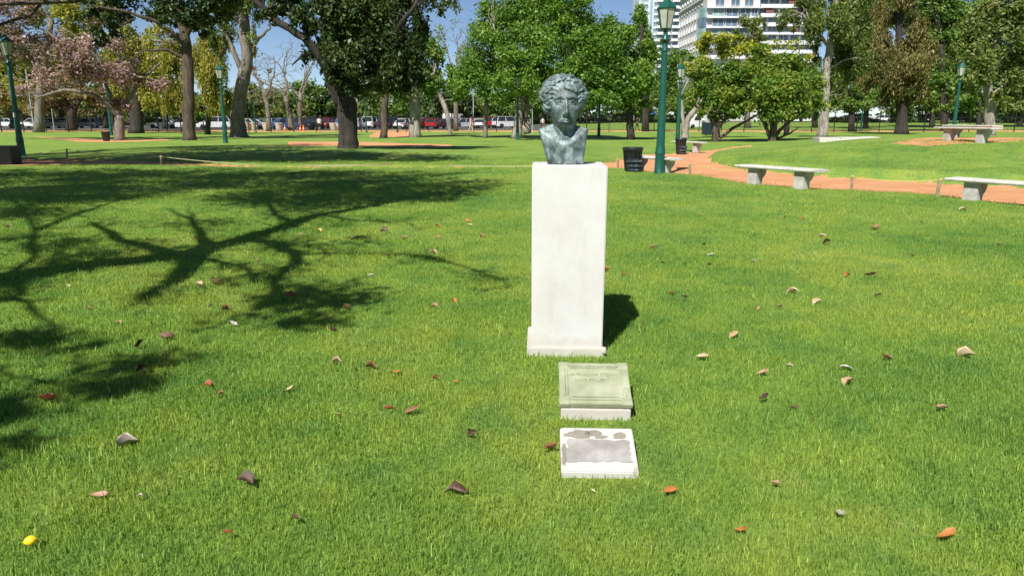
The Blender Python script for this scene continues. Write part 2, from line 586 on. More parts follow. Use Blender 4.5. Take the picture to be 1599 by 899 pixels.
def surface_nets(Fv, org, h):
    """Fv: field on a grid, negative inside -> (verts, quads)"""
    S = Fv < 0
    nx, ny, nz = Fv.shape
    cs = (nx - 1, ny - 1, nz - 1)
    acc = np.zeros(cs + (3,), np.float32)
    cnt = np.zeros(cs, np.float32)
    for ax in range(3):
        o = [i for i in range(3) if i != ax]
        for a in (0, 1):
            for b in (0, 1):
                lo = [None] * 3
                hi = [None] * 3
                lo[ax], hi[ax] = slice(0, cs[ax]), slice(1, cs[ax] + 1)
                for q, w in zip(o, (a, b)):
                    lo[q] = hi[q] = slice(w, cs[q] + w)
                f0, f1 = Fv[tuple(lo)], Fv[tuple(hi)]
                x = (f0 < 0) != (f1 < 0)
                t = np.where(x, f0 / np.where(x, f0 - f1, 1), 0)
                cnt += x
                acc[..., ax] += t
                acc[..., o[0]] += a * x
                acc[..., o[1]] += b * x
    act = cnt > 0
    ids = np.full(cs, -1, np.int64)
    ids[act] = np.arange(act.sum())
    base = np.argwhere(act).astype(np.float32)
    V = (base + acc[act] / cnt[act][:, None]) * h + np.asarray(org)
    quads = []
    for ax in range(3):
        o = [i for i in range(3) if i != ax]
        lo = [slice(1, -1)] * 3
        hi = [slice(1, -1)] * 3
        lo[ax], hi[ax] = slice(0, -1), slice(1, None)
        s0, s1 = S[tuple(lo)], S[tuple(hi)]
        x = np.argwhere(s0 != s1)
        if not len(x):
            continue
        flip = s0[tuple(x.T)]
        c = x.copy()
        for q in o:
            c[:, q] += 1
        def cell(a, b):
            d = c.copy()
            d[:, o[0]] -= a
            d[:, o[1]] -= b
            return ids[tuple(d.T)]
        q = np.stack([cell(1, 1), cell(0, 1), cell(0, 0), cell(1, 0)], 1)
        fl_ = flip if ax != 1 else ~flip
        q[~fl_] = q[~fl_][:, ::-1]
        quads.append(q)
    return V, np.concatenate(quads)

def smin(a, b, k):
    h = np.clip(.5 + .5 * (b - a) / k, 0, 1)
    return b + (a - b) * h - k * h * (1 - h)

def smax(a, b, k):
    return -smin(-a, -b, k)

def ell(X, c, r):
    p = [(X[i] - c[i]) / r[i] for i in range(3)]
    l = np.sqrt(p[0] ** 2 + p[1] ** 2 + p[2] ** 2)
    return (l - 1) * min(r)

def caps(X, a, b, ra, rb=None):
    rb = ra if rb is None else rb
    a, b = np.asarray(a, float), np.asarray(b, float)
    ba = b - a
    L = np.dot(ba, ba) + 1e-12
    t = np.clip(((X[0] - a[0]) * ba[0] + (X[1] - a[1]) * ba[1] + (X[2] - a[2]) * ba[2]) / L, 0, 1)
    d = np.sqrt((X[0] - a[0] - t * ba[0]) ** 2 + (X[1] - a[1] - t * ba[1]) ** 2 + (X[2] - a[2] - t * ba[2]) ** 2)
    return d - (ra + (rb - ra) * t)

# ------------------------------------------------------------------ ground: one sheet, cut into lawn, paths and road
def build_ground():
    rr = np.concatenate([np.arange(.4, 13, .2), np.arange(13, 33, .1), np.arange(33, 60, .22), np.arange(60, 112, .6), 112 * 1.09 ** np.arange(0, 35)])
    fine = np.linspace(R(90 + 47), R(90 - 47), 400)
    rest = np.linspace(R(90 - 47), R(90 - 47) - (2 * math.pi - R(94)), 50)[1:-1]
    th = np.concatenate([fine, rest])
    nr, na = len(rr), len(th)
    X = rr[:, None] * np.cos(th)[None]
    Yv = rr[:, None] * np.sin(th)[None]
    Z = hgt(X, Yv)
    V = np.concatenate([np.array([[0, 0, 0.]]), np.stack([X, Yv, Z], -1).reshape(-1, 3)])
    i, j = np.meshgrid(np.arange(nr - 1), np.arange(na), indexing='ij')
    j2 = (j + 1) % na
    q = lambda a, b: 1 + a * na + b
    Q = np.stack([q(i, j), q(i, j2), q(i + 1, j2), q(i + 1, j)], -1).reshape(-1, 4)
    cx = V[Q].mean(1)
    x, y = cx[:, 0], cx[:, 1]
    jit = .06 * np.sin(x * 9.1 + y * 3.3) * np.sin(y * 7.7 - x * 2.1)
    kind = np.zeros(len(Q), int)
    for P in (PATH_R, PATH_L, PATH_B, PATH_C, PATH_E):
        kind[poly_sd(x, y, P) + jit > 0] = 1
    # gravel ring round the upper benches on the swell
    PD = [(13.2, 26.2), (13.6, 24.6), (16.0, 24.1), (22, 23.0), (34, 21), (34, 25.5), (22, 27.5), (16, 28.4)]
    kind[poly_sd(x, y, PD) + jit > 0] = 2
    kind[(y > 88.2) & (y < 103) & (np.abs(x) < 160)] = 3
    kind[(y > 103) & (y < 152) & (x < 6 + .03 * y) & (x > -200)] = 4
    kind[(y > 172) & (y < 196) & (x > -10) & (x < 260)] = 4
    for k, name, mat in ((0, 'lawn', 'lawn'), (1, 'gravel_path', 'gravel'), (2, 'gravel_path', 'gravel'), (3, 'pavement', 'dirt'), (4, 'road', 'asphalt')):
        sel = Q[kind == k]
        tri = None
        used, inv = np.unique(sel, return_inverse=True)
        VV, QQ = V[used], inv.reshape(-1, 4)
        if k == 0:
            base = len(VV)
            ring = {}
            first = [1 + a for a in range(na)]
            mp = {int(u): n for n, u in enumerate(used)}
            VV = np.concatenate([VV, V[:1]])
            fan = np.array([[base, mp[first[a]], mp[first[(a + 1) % na]], base] for a in range(na)])
        me = mesh_np(name, VV, QQ[:, ::-1] if False else QQ, mat, smooth=True)
        me.flip_normals() if me.polygons[0].normal.z < 0 else None
        o = link(name, me)
        tag(o, kind='structure')
        if k == 0:
            fo = MB()
            fo.v = [tuple(v) for v in V[:na + 1]]
            fo.f = [(0, 1 + (a + 1) % na, 1 + a) for a in range(na)]
            fo.m = [0] * na
            b = bmesh.new()
            b.from_mesh(me)
            vs = [b.verts.new(tuple(v)) for v in V[:na + 1]]
            for a in range(na):
                b.faces.new((vs[0], vs[1 + (a + 1) % na], vs[1 + a]))
            bmesh.ops.remove_doubles(b, verts=b.verts, dist=1e-5)
            bmesh.ops.recalc_face_normals(b, faces=b.faces)
            b.to_mesh(me)
            b.free()
            if me.polygons[0].normal.z < 0:
                me.flip_normals()
build_ground()

# ------------------------------------------------------------------ pedestal and bust
PED = np.array([*flat(882.5, 557), 0])
PED = np.array([PED[0] + .02, PED[1] + .265, 0.0])
PED[2] = gz(PED[0], PED[1])
PED_RZ = R(-2.0)
ped = thing('pedestal', 'tall white stone pedestal with low plinth under the bronze bust', 'pedestal', PED, PED_RZ)
mb = MB()
mb.box((0, 0, .655), (.487, .478, 1.27), taper=1.012)
mb.build('shaft', 'white_stone', ped, bevel=.006)
mb = MB()
mb.box((-.010, -.010, .005), (.528, .535, .115))
mb.build('plinth', 'white_stone', ped, bevel=.006)
mb = MB()
mb.lathe([(.001, -.02), (.018, -.018), (.022, .0), (.014, .02), (.001, .024)], 8)
mb.build('plinth_stub', 'white_stone', ped, smooth=True, loc=(.252, -.272, .05))
TOP_Z = PED[2] + 1.29

def build_bust():
    h = .0040
    x0, x1, y0, y1, z0, z1 = -.19, .19, -.19, .19, -.012, .61
    xs, ys, zs = np.arange(x0, x1, h), np.arange(y0, y1, h), np.arange(z0, z1, h)
    X = np.meshgrid(xs.astype(np.float32), ys.astype(np.float32), zs.astype(np.float32), indexing='ij')
    x, y, z = X
    def near(Fv, a, b, ra, rb, k, sub=False):
        """blend a tapered rod into the field, only where it matters"""
        m = max(ra, rb) + k + .012
        sl_ = []
        for q, (o, n) in enumerate(((x0, len(xs)), (y0, len(ys)), (z0, len(zs)))):
            lo = max(0, int((min(a[q], b[q]) - m - o) / h))
            hi = min(n, int((max(a[q], b[q]) + m - o) / h) + 2)
            sl_.append(slice(lo, hi))
        sl_ = tuple(sl_)
        d = caps([c[sl_] for c in X], a, b, ra, rb)
        Fv[sl_] = smax(Fv[sl_], -d, k) if sub else smin(Fv[sl_], d, k)
    # --- chest: cut-off shoulders flaring up from the foot
    t = np.clip(z / .225, 0, 1)
    hw = .122 + .036 * t + .010 * t ** 3
    xs_ = x + .018 * t
    hd = .080 + .012 * t
    yc = .01 - .010 * np.sin(t * 2.6)
    qx, qy = np.abs(xs_) - (hw - .018), np.abs(y - yc - .25 * np.maximum(np.abs(xs_) - .05, 0)) - (hd - .018 - .12 * np.maximum(np.abs(xs_) - .06, 0))
    side = np.sqrt(np.maximum(qx, 0) ** 2 + np.maximum(qy, 0) ** 2) + np.minimum(np.maximum(qx, qy), 0) - .018
    top = z - (.285 - .31 * np.abs(xs_) + 1.25 * np.minimum(0, y - .03 + .46 * np.abs(xs_)))
    chest = smax(side, top, .014)
    chest = np.maximum(chest, -z)
    chest = chest + .0030 * np.sin(x * 85 + 2 * np.sin(z * 30)) * np.clip((.17 - z) / .1, 0, 1) * (y < 0)
    # --- neck
    neck = caps(X, (-.012, .016, .14), (-.012, -.012, .32), .076, .070)
    body = smin(chest, neck, .022)
    body = body.astype(np.float32)
    near(body, (-.030, -.064, .180), (-.066, -.045, .275), .010, .010, .02)
    near(body, (.004, -.064, .180), (.044, -.045, .275), .010, .010, .02)
    near(body, (-.036, -.064, .168), (-.130, -.022, .205), .008, .008, .02)
    near(body, (.012, -.064, .168), (.104, -.022, .205), .008, .008, .02)
    # --- head
    a = R(6)
    ca, sa = math.cos(a), math.sin(a)
    hx, hy = -.014, -.030
    u = (x - hx) * ca + (y - hy) * sa
    v = -(x - hx) * sa + (y - hy) * ca
    H = (u, v, z)
    back = lambda p: (p[0] * ca - p[1] * sa + hx, p[0] * sa + p[1] * ca + hy, p[2])
    skull = ell(H, (0, .025, .455), (.100, .118, .112))
    face = ell(H, (0, -.022, .380), (.096, .088, .128))
    jaw = ell(H, (0, -.032, .314), (.071, .070, .058))
    chin = ell(H, (0, -.084, .270), (.031, .026, .020))
    head = smin(smin(smin(skull, face, .03), jaw, .03), chin, .03).astype(np.float32)
    W_ = lambda p, q, ra, rb, k, sub=False: near(head, back(p), back(q), ra, rb, k, sub)
    for s_ in (-1, 1):
        W_((s_ * .050, -.080, .362), (s_ * .066, -.062, .366), .016, .014, .03)                 # cheekbone
        W_((s_ * .028, -.114, .405), (s_ * .056, -.098, .403), .014, .012, .012, True)          # socket
        W_((s_ * .015, -.104, .430), (s_ * .042, -.107, .437), .006, .006, .012)                # brow
        W_((s_ * .042, -.107, .437), (s_ * .072, -.080, .426), .006, .004, .012)
        W_((s_ * .030, -.096, .403), (s_ * .050, -.089, .402), .0130, .0125, .003)              # eyeball
        W_((s_ * .017, -.104, .405), (s_ * .040, -.111, .415), .0042, .0045, .003)              # lids
        W_((s_ * .040, -.111, .415), (s_ * .066, -.092, .403), .0045, .0038, .003)
        W_((s_ * .020, -.105, .394), (s_ * .060, -.096, .391), .0036, .0036, .004)
        W_((s_ * .026, -.118, .335), (s_ * .048, -.096, .292), .0045, .003, .012, True)         # fold beside the nose
        W_((s_ * .017, -.124, .334), (s_ * .015, -.126, .334), .0115, .0115, .008)              # nostril wing
    W_((0, -.106, .428), (0, -.118, .400), .008, .009, .010)
    W_((0, -.118, .400), (0, -.142, .342), .0075, .0125, .008)
    W_((0, -.142, .338), (0, -.136, .333), .015, .013, .008)
    for s_ in (-1, 1):
        W_((s_ * .030, -.106, .2925), (s_ * .004, -.121, .2960), .0042, .0072, .005)
        W_((s_ * .026, -.106, .2825), (s_ * .003, -.119, .278), .0042, .0080, .005)
    W_((-.032, -.114, .288), (0, -.129, .2870), .0024, .0024, .003, True)
    W_((0, -.129, .2870), (.032, -.114, .288), .0024, .0024, .003, True)
    W_((-.016, -.116, .263), (.016, -.116, .263), .007, .007, .012, True)
    W_((0, -.128, .318), (0, -.124, .304), .004, .004, .008, True)
    body = smin(body, head, .016)
    # --- hair: a full rounded mass, brushed off the face in thick waved locks
    hair = ell(H, (-.002, .035, .462), (.136, .122, .113))
    hair = smin(hair, ell(H, (-.086, .030, .418), (.060, .085, .078)), .03)
    hair = smin(hair, ell(H, (.086, .032, .420), (.056, .082, .074)), .03)
    hair = smin(hair, ell(H, (-.092, .035, .372), (.046, .064, .046)), .03)
    hair = smin(hair, ell(H, (.090, .040, .376), (.040, .064, .046)), .03)
    hair = smin(hair, ell(H, (.0, .080, .375), (.10, .075, .085)), .03)
    rho = np.sqrt(u ** 2 + (z - .42) ** 2)
    th = np.arctan2(z - .42, u) + 2.0 * rho * np.where(u < 0, 1, -1)
    hair = hair + .0075 * (1 - np.abs(np.sin(th * 10 + 1.3 * np.sin(rho * 45 + v * 20) + v * 30))) - .003
    hole = ell(H, (.004, -.140, .388), (.092, .128, .112))
    hair = smax(hair, -hole, .010).astype(np.float32)
    q = random.Random(11)
    C0 = np.array([-.002, .030, .455])
    RR = np.array([.146, .128, .126])
    for lay, (al0, al1, step, off) in enumerate(((47, 118, 6.6, 0), (74, 140, 7.5, 3.2))):
        ph = -42.0 + off
        while ph < 224:
            sweep = 34 if ph > 62 else -30
            wv, pw = q.uniform(7, 11), q.uniform(0, 6.28)
            rad0 = q.uniform(.0085, .0115)
            prev = None
            n = 8
            for k in range(n + 1):
                tt = k / n
                al = R(al0 + (al1 - al0) * tt)
                f = R(ph + sweep * tt ** 1.2 + wv * math.sin(2.2 * math.pi * tt + pw))
                d = np.array([math.cos(f) * math.sin(al), -math.cos(al), math.sin(f) * math.sin(al)])
                low_ = 1.0 + (.06 if d[2] < .1 else 0)
                P = C0 + d * RR * np.array([low_, 1, 1]) * (1.0 + .02 * math.sin(5 * tt + pw))
                if d[2] < -.35:
                    P[2] = max(P[2], .345)
                rr_ = rad0 * (.42 + .75 * math.sin(math.pi * min(1, tt * .9 + .08)))
                if prev is not None:
                    near(hair, back(prev[0]), back(P), prev[1], rr_, .0035)
                prev = (P, rr_)
            ph += step * q.uniform(.85, 1.15)
    # heavy locks falling over the brow on one side
    for m_, (zz, yy) in enumerate(((.508, -.092), (.522, -.080), (.494, -.094))):
        prev = None
        for k in range(7):
            P = (-.004 + .021 * k, yy + .0024 * k * k, zz - .0016 * k * k + .002 * math.sin(k * 1.1 + m_))
            rr_ = .006 + .011 * math.sin(math.pi * min(1, (k + .6) / 7))
            if prev:
                near(hair, back(prev[0]), back(P), prev[1], rr_, .005)
            prev = (P, rr_)
    body = smin(body, hair, .005)
    V, Q = surface_nets(body.astype(np.float32), (x0, y0, z0), h)
    me = mesh_np('bust', V, Q, 'bronze', smooth=True)
    b = bmesh.new()
    b.from_mesh(me)
    bmesh.ops.recalc_face_normals(b, faces=b.faces)
    b.to_mesh(me)
    b.free()
    o = link('bust', me)
    o.location = (PED[0] - .022, PED[1] - .01, TOP_Z + .001)
    o.rotation_euler = (0, 0, R(-3))
    tag(o, 'weathered blue-green bronze bust of a woman with wavy swept-back hair', 'bust')
build_bust()

# ------------------------------------------------------------------ the two tablets in front of the pedestal
def text_mesh(txt, size, ext, name, mat, parent, loc, rot=(0, 0, 0), stretch=1.0):
    c = bpy.data.curves.new(name, 'FONT')
    c.body = txt
    c.size = size
    c.extrude = ext
    c.align_x = 'CENTER'
    c.align_y = 'CENTER'
    c.resolution_u = 3
    t = bpy.data.objects.new(name, c)
    COL.objects.link(t)
    dg = bpy.context.evaluated_depsgraph_get()
    me = bpy.data.meshes.new_from_object(t.evaluated_get(dg))
    bpy.data.objects.remove(t)
    me.materials.clear()
    me.materials.append(M[mat])
    o = link(name, me, parent, loc)
    o.rotation_euler = rot
    o.scale = (stretch, 1, 1)
    return o

def sloped_block(W, D, zf, zb, below=.08):
    """block whose top slopes up to the back; x centred, y from 0 (front) to D"""
    return [(0, -below), (D, -below), (D, zb), (0, zf)]

fx1, fy1 = flat(930, 658)
t1 = thing('memorial_tablet', 'greenish bronze tablet with raised border on sloped white block below the pedestal', 'tablet', (fx1 + .0, fy1, gz(fx1, fy1)), R(-2.5))
W1, D1, ZF, ZB = .375, .36, .060, .185
mb = MB()
mb.prism(sloped_block(W1, D1, ZF, ZB), -W1 / 2, W1 / 2, 'x')
mb.build('stone_block', 'white_stone', t1, bevel=.004)
sl = math.atan2(ZB - ZF, D1)
pl = MB()
PW, PD_, PT = .41, .375, .03
pl.box((0, 0, 0), (PW - .02, PD_ - .02, PT))
po = pl.build('bronze_plate', 'plaque', t1, bevel=.003)
po.location = (0, D1 / 2 - .012, (ZF + ZB) / 2 + .017)
po.rotation_euler = (sl, 0, 0)
for sx in (-1, 1):
    for sy in (-1, 1):
        c = MB()
        c.lathe([(.040, -.022), (.042, .003), (.037, .009)], 4, ph=R(45))
        oc = c.build('corner_boss', 'plaque', po, bevel=.002)
        oc.location = (sx * (PW / 2 - .036), sy * (PD_ / 2 - .036), .010)
for (cx_, cy_, dx_, dy_) in ((0, .145, .275, .012), (0, -.145, .275, .012), (-.168, 0, .012, .235), (.168, 0, .012, .235), (0, .125, .26, .006), (0, -.125, .26, .006), (-.150, 0, .006, .22), (.150, 0, .006, .22)):
    c = MB()
    c.box((cx_, cy_, PT / 2 + .003), (dx_, dy_, .009))
    c.build('border_moulding', 'plaque', po, bevel=.0015)
text_mesh('ALFONSINA STORNI', .034, .0022, 'lettering', 'plaque_letter', po, (.003, .068, PT / 2 + .001), stretch=.86)
text_mesh('JULIO POLLEY', .029, .002, 'lettering', 'plaque_letter', po, (-.022, .020, PT / 2 + .001), stretch=.95)

fx2, fy2 = flat(937, 748)
t2 = thing('worn_tablet', 'low sloped block with peeling white paint and bare cement panel', 'tablet', (fx2, fy2, gz(fx2, fy2)), R(-2.0))
W2, D2, ZF2, ZB2 = .352, .30, .030, .115
mb = MB()
mb.prism(sloped_block(W2, D2, ZF2, ZB2), -W2 / 2, W2 / 2, 'x')
mb.build('painted_block', 'peeling', t2, bevel=.005)
sl2 = math.atan2(ZB2 - ZF2, D2)
c = MB()
# ragged cement patch where a plate once was
pp = []
for k in range(44):
    a = k / 44
    P4 = [(-.146, -.092), (.152, -.088), (.150, .058), (-.142, .062)]
    e = int(a * 4)
    f = a * 4 - e
    A, B = P4[e], P4[(e + 1) % 4]
    jx, jy = random.uniform(-.007, .007), random.uniform(-.007, .007)
    pp.append((A[0] + (B[0] - A[0]) * f + jx, A[1] + (B[1] - A[1]) * f + jy))
c.prism(pp, -.001, .004, 'z')
co = c.build('cement_panel', 'bare_cement', t2)
co.location = (0, D2 / 2 + .002, (ZF2 + ZB2) / 2 + .001)
co.rotation_euler = (sl2, 0, 0)
for (ox, oy, rx_, ry_) in ((-.085, .098, .066, .030), (-.012, .110, .044, .020), (.112, .096, .038, .027), (-.160, -.04, .012, .09), (.02, .084, .03, .012)):
    c = MB()
    pts = []
    for k in range(18):
        a = 2 * math.pi * k / 18
        q = random.uniform(.72, 1.18)
        pts.append((ox + rx_ * q * math.cos(a), oy + ry_ * q * math.sin(a)))
    c.prism(pts, -.001, .003, 'z')
    oo = c.build('flaked_patch', 'flaked', t2)
    oo.location = co.location
    oo.rotation_euler = co.rotation_euler

# ------------------------------------------------------------------ street lamps
def lamp_proto():
    r = thing('street_lamp', 'x', 'street lamp')
    mb = MB()
    mb.lathe([(.17, -.1), (.17, .06), (.15, .10), (.135, .55), (.14, .58), (.150, .60), (.150, .64), (.138, .67), (.138, .76), (.128, .80)], 20)
    mb.build('base', 'lamp_green', r, smooth=True)
    mb = MB()
    mb.lathe([(.122, .78), (.108, 1.6), (.092, 2.7), (.083, 3.40), (.083, 3.46), (.088, 3.47), (.088, 3.50), (.083, 3.51), (.080, 3.70)], 20)
    mb.build('shaft', 'lamp_green', r, smooth=True)
    mb = MB()
    mb.lathe([(.080, 3.70), (.135, 3.74), (.160, 3.765), (.155, 3.79), (.10, 3.80), (.075, 3.86), (.060, 3.92), (.062, 3.96), (.07, 4.02), (.12, 4.06)], 20)
    mb.build('collar', 'lamp_green', r, smooth=True)
    n, rb, rt, zb, zt = 6, .150, .262, 4.07, 4.60
    fr = MB()
    ring = lambda rad, z: [(rad * math.cos(2 * math.pi * k / n), rad * math.sin(2 * math.pi * k / n), z) for k in range(n)]
    A, B = ring(rb, zb), ring(rt, zt)
    for k in range(n):
        fr.tube([A[k], B[k]], .014, 5)
        fr.tube([A[k], A[(k + 1) % n]], .016, 5)
        fr.tube([B[k], B[(k + 1) % n]], .016, 5)
    fo = fr.build('lantern_frame', 'lamp_green', r, smooth=True)
    for k in range(n):
        j = (k + 1) % n
        q = MB()
        s = .975
        vs = [(p[0] * s, p[1] * s, p[2]) for p in (A[k], A[j], B[j], B[k])]
        s2 = .955
        vs += [(p[0] * s2, p[1] * s2, p[2]) for p in (A[k], A[j], B[j], B[k])]
        q.add(vs, [(0, 1, 2, 3), (7, 6, 5, 4), (0, 4, 5, 1), (1, 5, 6, 2), (2, 6, 7, 3), (3, 7, 4, 0)])
        q.build('glass_pane', 'lamp_glass', fo)
    mb = MB()
    mb.lathe([(.285, 4.595), (.292, 4.625), (.275, 4.65), (.18, 4.74), (.10, 4.84), (.055, 4.87)], 6)
    ro = mb.build('lantern_roof', 'lamp_green', r)
    mb = MB()
    mb.lathe([(.05, 4.865), (.055, 4.89), (.02, 4.91), (.035, 4.94), (.006, 5.0)], 10)
    mb.build('finial', 'lamp_green', ro, smooth=True)
    return r

LAMPS = [(1030, 21.9, 'tall green street lamp standing before a stone bench, nearest the pedestal', 1.0),
         (33.5, 31.6, 'green street lamp beside the black box at the far left', 1.0),
         (352, 49, 'green street lamp beside the thick pale trunk on the left lawn', 1.0),
         (174, 68, 'distant green street lamp hidden behind the pink blossom tree', 1.0),
         (1058, 48, 'green street lamp behind the bin and far bench, pale forked trunk beside it', 1.0),
         (1487, 50, 'dull green street lamp behind the pair of benches on the swell', 1.0),
         (1344, 97, 'small far green street lamp near the rusty drooping tree', 1.0),
         (935, 63, 'green lamp post to the right of the bust with lantern hidden by leaves', .93),
         (808, 56, 'dark green lamp post left of the bust beside pale trunks', .93)]
lp = None
for px, Y, lab, s in LAMPS:
    x = (px - CX) / F_PX * (Y * math.cos(PITCH) + 1.4 * math.sin(PITCH))
    loc = (x, Y, gz(x, Y) - .02)
    rz = random.uniform(-.2, .2) + R(30)
    if lp is None:
        lp = lamp_proto()
        lp.location = loc
        lp.rotation_euler = (0, 0, rz)
        lp['label'] = lab
        lp['group'] = 'green park street lamps'
        o = lp
    else:
        o = dup(lp, loc, rz, lab)
    o.scale = (s, s, s)
mb = MB()
mb.box((0, -.118, 1.70), (.09, .012, .18))
st = thing('paper_sticker', 'small torn white sticker on the far left lamp post', 'sticker', [o for o in bpy.data.objects if o.get('label') == LAMPS[1][2]][0].location)
mb.build('paper', 'render_white', st)

# ------------------------------------------------------------------ stone benches
def bench_proto(L=2.3):
    r = thing('stone_bench', 'x', 'bench')
    mb = MB()
    pr = [(-.235, .40), (.235, .40), (.255, .435), (.245, .465), (-.245, .465), (-.255, .435)]
    mb.prism(pr, -L / 2, L / 2, 'x')
    mb.build('seat', 'concrete', r, bevel=.006)
    prof = [(-.165, -.06), (.05, -.06), (.062, .06), (.072, .12), (.09, .165), (.13, .20), (.175, .245), (.20, .29), (.205, .34), (.195, .398), (-.150, .398), (-.155, .2)]
    for s in (-1, 1):
        mb = MB()
        mb.prism(prof, s * .67 - .14, s * .67 + .14, 'x')
        mb.build('support', 'concrete_dirty_shaded', r, bevel=.008)
    return r

BENCHES = [((6.36, 17.7), R(-58), 'pale stone bench standing alone at the lawn edge, right of the green lamp'),
           ((9.55, 14.15), R(-59), 'long pale stone bench cut off by the right edge of the picture'),
           ((4.30, 22.75), R(-64), 'stone bench right behind the nearest green lamp post'),
           ((8.85, 37.6), R(-66), 'small far stone bench behind the second bin'),
           ((15.1, 25.0), R(-76), 'front stone bench of the pair up on the swell'),
           ((17.3, 28.4), R(-76), 'rear stone bench of the pair up on the swell')]
bp = None
for (x, y), rz, lab in BENCHES:
    loc = (x, y, gz(x, y))
    if bp is None:
        bp = bench_proto()
        bp.location = loc
        bp.rotation_euler = (0, 0, rz)
        bp['label'] = lab
        bp['group'] = 'stone benches along the gravel paths'
    else:
        dup(bp, loc, rz, lab)

# ------------------------------------------------------------------ bins and boxes
def litter_bin(px, Y, w, h, lab, bag=True, rz=0.0):
    x = (px - CX) / F_PX * Y * .99
    r = thing('litter_bin', lab, 'litter bin', (x, Y, gz(x, Y)), rz, 'black litter bins')
    mb = MB()
    a, b = w / 2 * .72, w / 2
    prof = [(a, 0), (a * 1.02, .03), (b * .93, h * .86), (b * .95, h * .87)]
    mb.lathe(prof, 16)
    mb.build('body', 'black_plastic', r, smooth=True)
    for k in range(16):
        q = 2 * math.pi * k / 16
        c = MB()
        c.tube([(a * 1.03 * math.cos(q), a * 1.03 * math.sin(q), .03), (b * .96 * math.cos(q), b * .96 * math.sin(q), h * .86)], .012, 4)
        c.build('rib', 'black_plastic', r)
    mb = MB()
    mb.lathe([(b * .94, h * .85), (b * 1.06, h * .87), (b * 1.08, h * .96), (b * 1.0, h), (b * .9, h * .97), (b * .86, h * .8), (.01, h * .72)], 16)
    mb.build('rim', 'black_plastic', r, smooth=True)
    if bag:
        mb = MB()
        pr = []
        for k in range(9):
            z = h * (.02 + .52 * k / 8)
            pr.append((a * 1.08 + .035 * math.sin(k * 2.3) + .05 * (k / 8), z))
        mb.lathe(pr, 14)
        o = mb.build('bin_bag', 'bag', r, smooth=True)
        o.scale = (1, .95, 1)
        o.location = (.05, -.04, 0)
    return r
litter_bin(987, 22.9, .60, .74, 'black ribbed litter bin with shiny bag beside the lamp bench')
litter_bin(1061, 35.4, .52, .76, 'dark litter bin at the end of the small far bench', rz=.4)
litter_bin(172, 52.5, .56, .66, 'small black litter bin against the pink tree trunk', bag=False)

xb, Yb = at(2, 256, 27.3)[0], 27.3
r = thing('utility_box', 'low black box at the left edge beside the path tape', 'utility box', (xb, Yb, gz(xb, Yb) - .03), R(4))
mb = MB()
mb.box((0, 0, .33), (1.15, .6, .66))
mb.build('body', 'black_plastic', r, bevel=.02)
mb = MB()
mb.box((0, 0, .675), (1.20, .65, .04))
mb.build('lid', 'black_plastic', r, bevel=.01)

x, Y = (1102 - CX) / F_PX * 70, 70
r = thing('waste_container', 'dark navy waste container behind the low bushy trees', 'container', (x, Y, gz(x, Y)), R(6))
M['navy'] = mat_paint('navy_plastic', (.012, .025, .045), .4)
mb = MB()
mb.box((0, 0, .62), (1.25, .95, 1.1), taper=1.08)
mb.build('body', 'navy', r, bevel=.03)
mb = MB()
mb.prism([(-.56, 1.15), (.56, 1.15), (.5, 1.27), (.2, 1.36), (-.2, 1.36), (-.5, 1.27)], -.70, .70, 'x')
mb.build('lid', 'roof_grey', r, bevel=.02)
for sx in (-1, 1):
    mb = MB()
    mb.lathe([(.09, -.04), (.10, -.03), (.10, .03), (.09, .04)], 12)
    o = mb.build('wheel', 'tyre', r, loc=(sx * .5, -.35, .1))
    o.rotation_euler = (0, R(90), 0)

# low concrete slab on the right lawn
x, Y = (1312 - CX) / F_PX * 46, 46
r = thing('concrete_slab', 'low flat concrete slab edging the lawn near the pale straight trunk', 'slab', (x, Y, gz(x, Y)), R(-8))
for k in range(3):
    mb = MB()
    mb.box((-1.2 + k * 1.21, .0 + .3 * (k == 2), .10), (1.19, 1.6, .30 + .04 * k))
    mb.build('slab_section', 'concrete', r, bevel=.02)

# ------------------------------------------------------------------ barrier tape and its stakes
STK = [(105, 248, 30.2), (250.5, 249, 26.0), (965, 251, 24.8), (1078, 258, 21.9), (1332, 276, 17.2), (1465, 283, 15.2)]
stake_top = {}
SLAB = {105: 'thin stake with yellow tape beside the black box', 250.5: 'short pale stake in the shade left of the dark tree', 965: 'short stake at the black bin, tape tied to it',
        1078: 'lone short stake in the gravel right of the green lamp', 1332: 'short stake midway between the two right benches', 1465: 'leaning stake beside the right edge bench'}
for px, py, Y in STK:
    x = at(px, py, Y)[0]
    z0 = gz(x, Y)
    lean = .05 if px == 1465 else random.uniform(-.03, .03)
    hh = .36 if px < 1300 else .40
    r = thing('tape_stake', SLAB[px], 'stake', (x, Y, z0), 0, 'stakes that carry the yellow tape')
    mb = MB()
    mb.tube([(0, 0, -.1), (lean * .5, 0, hh * .5), (lean, 0, hh)], [.036, .034, .032], 8)
    mb.build('post', 'post_wood', r, smooth=True)
    mb = MB()
    mb.lathe([(.036, hh - .05), (.039, hh - .045), (.039, hh - .02), (.035, hh - .012)], 8, c=(lean, 0, 0))
    mb.build('tape_knot', 'tape', r)
    stake_top[px] = np.array([x + lean, Y, z0 + hh - .04])

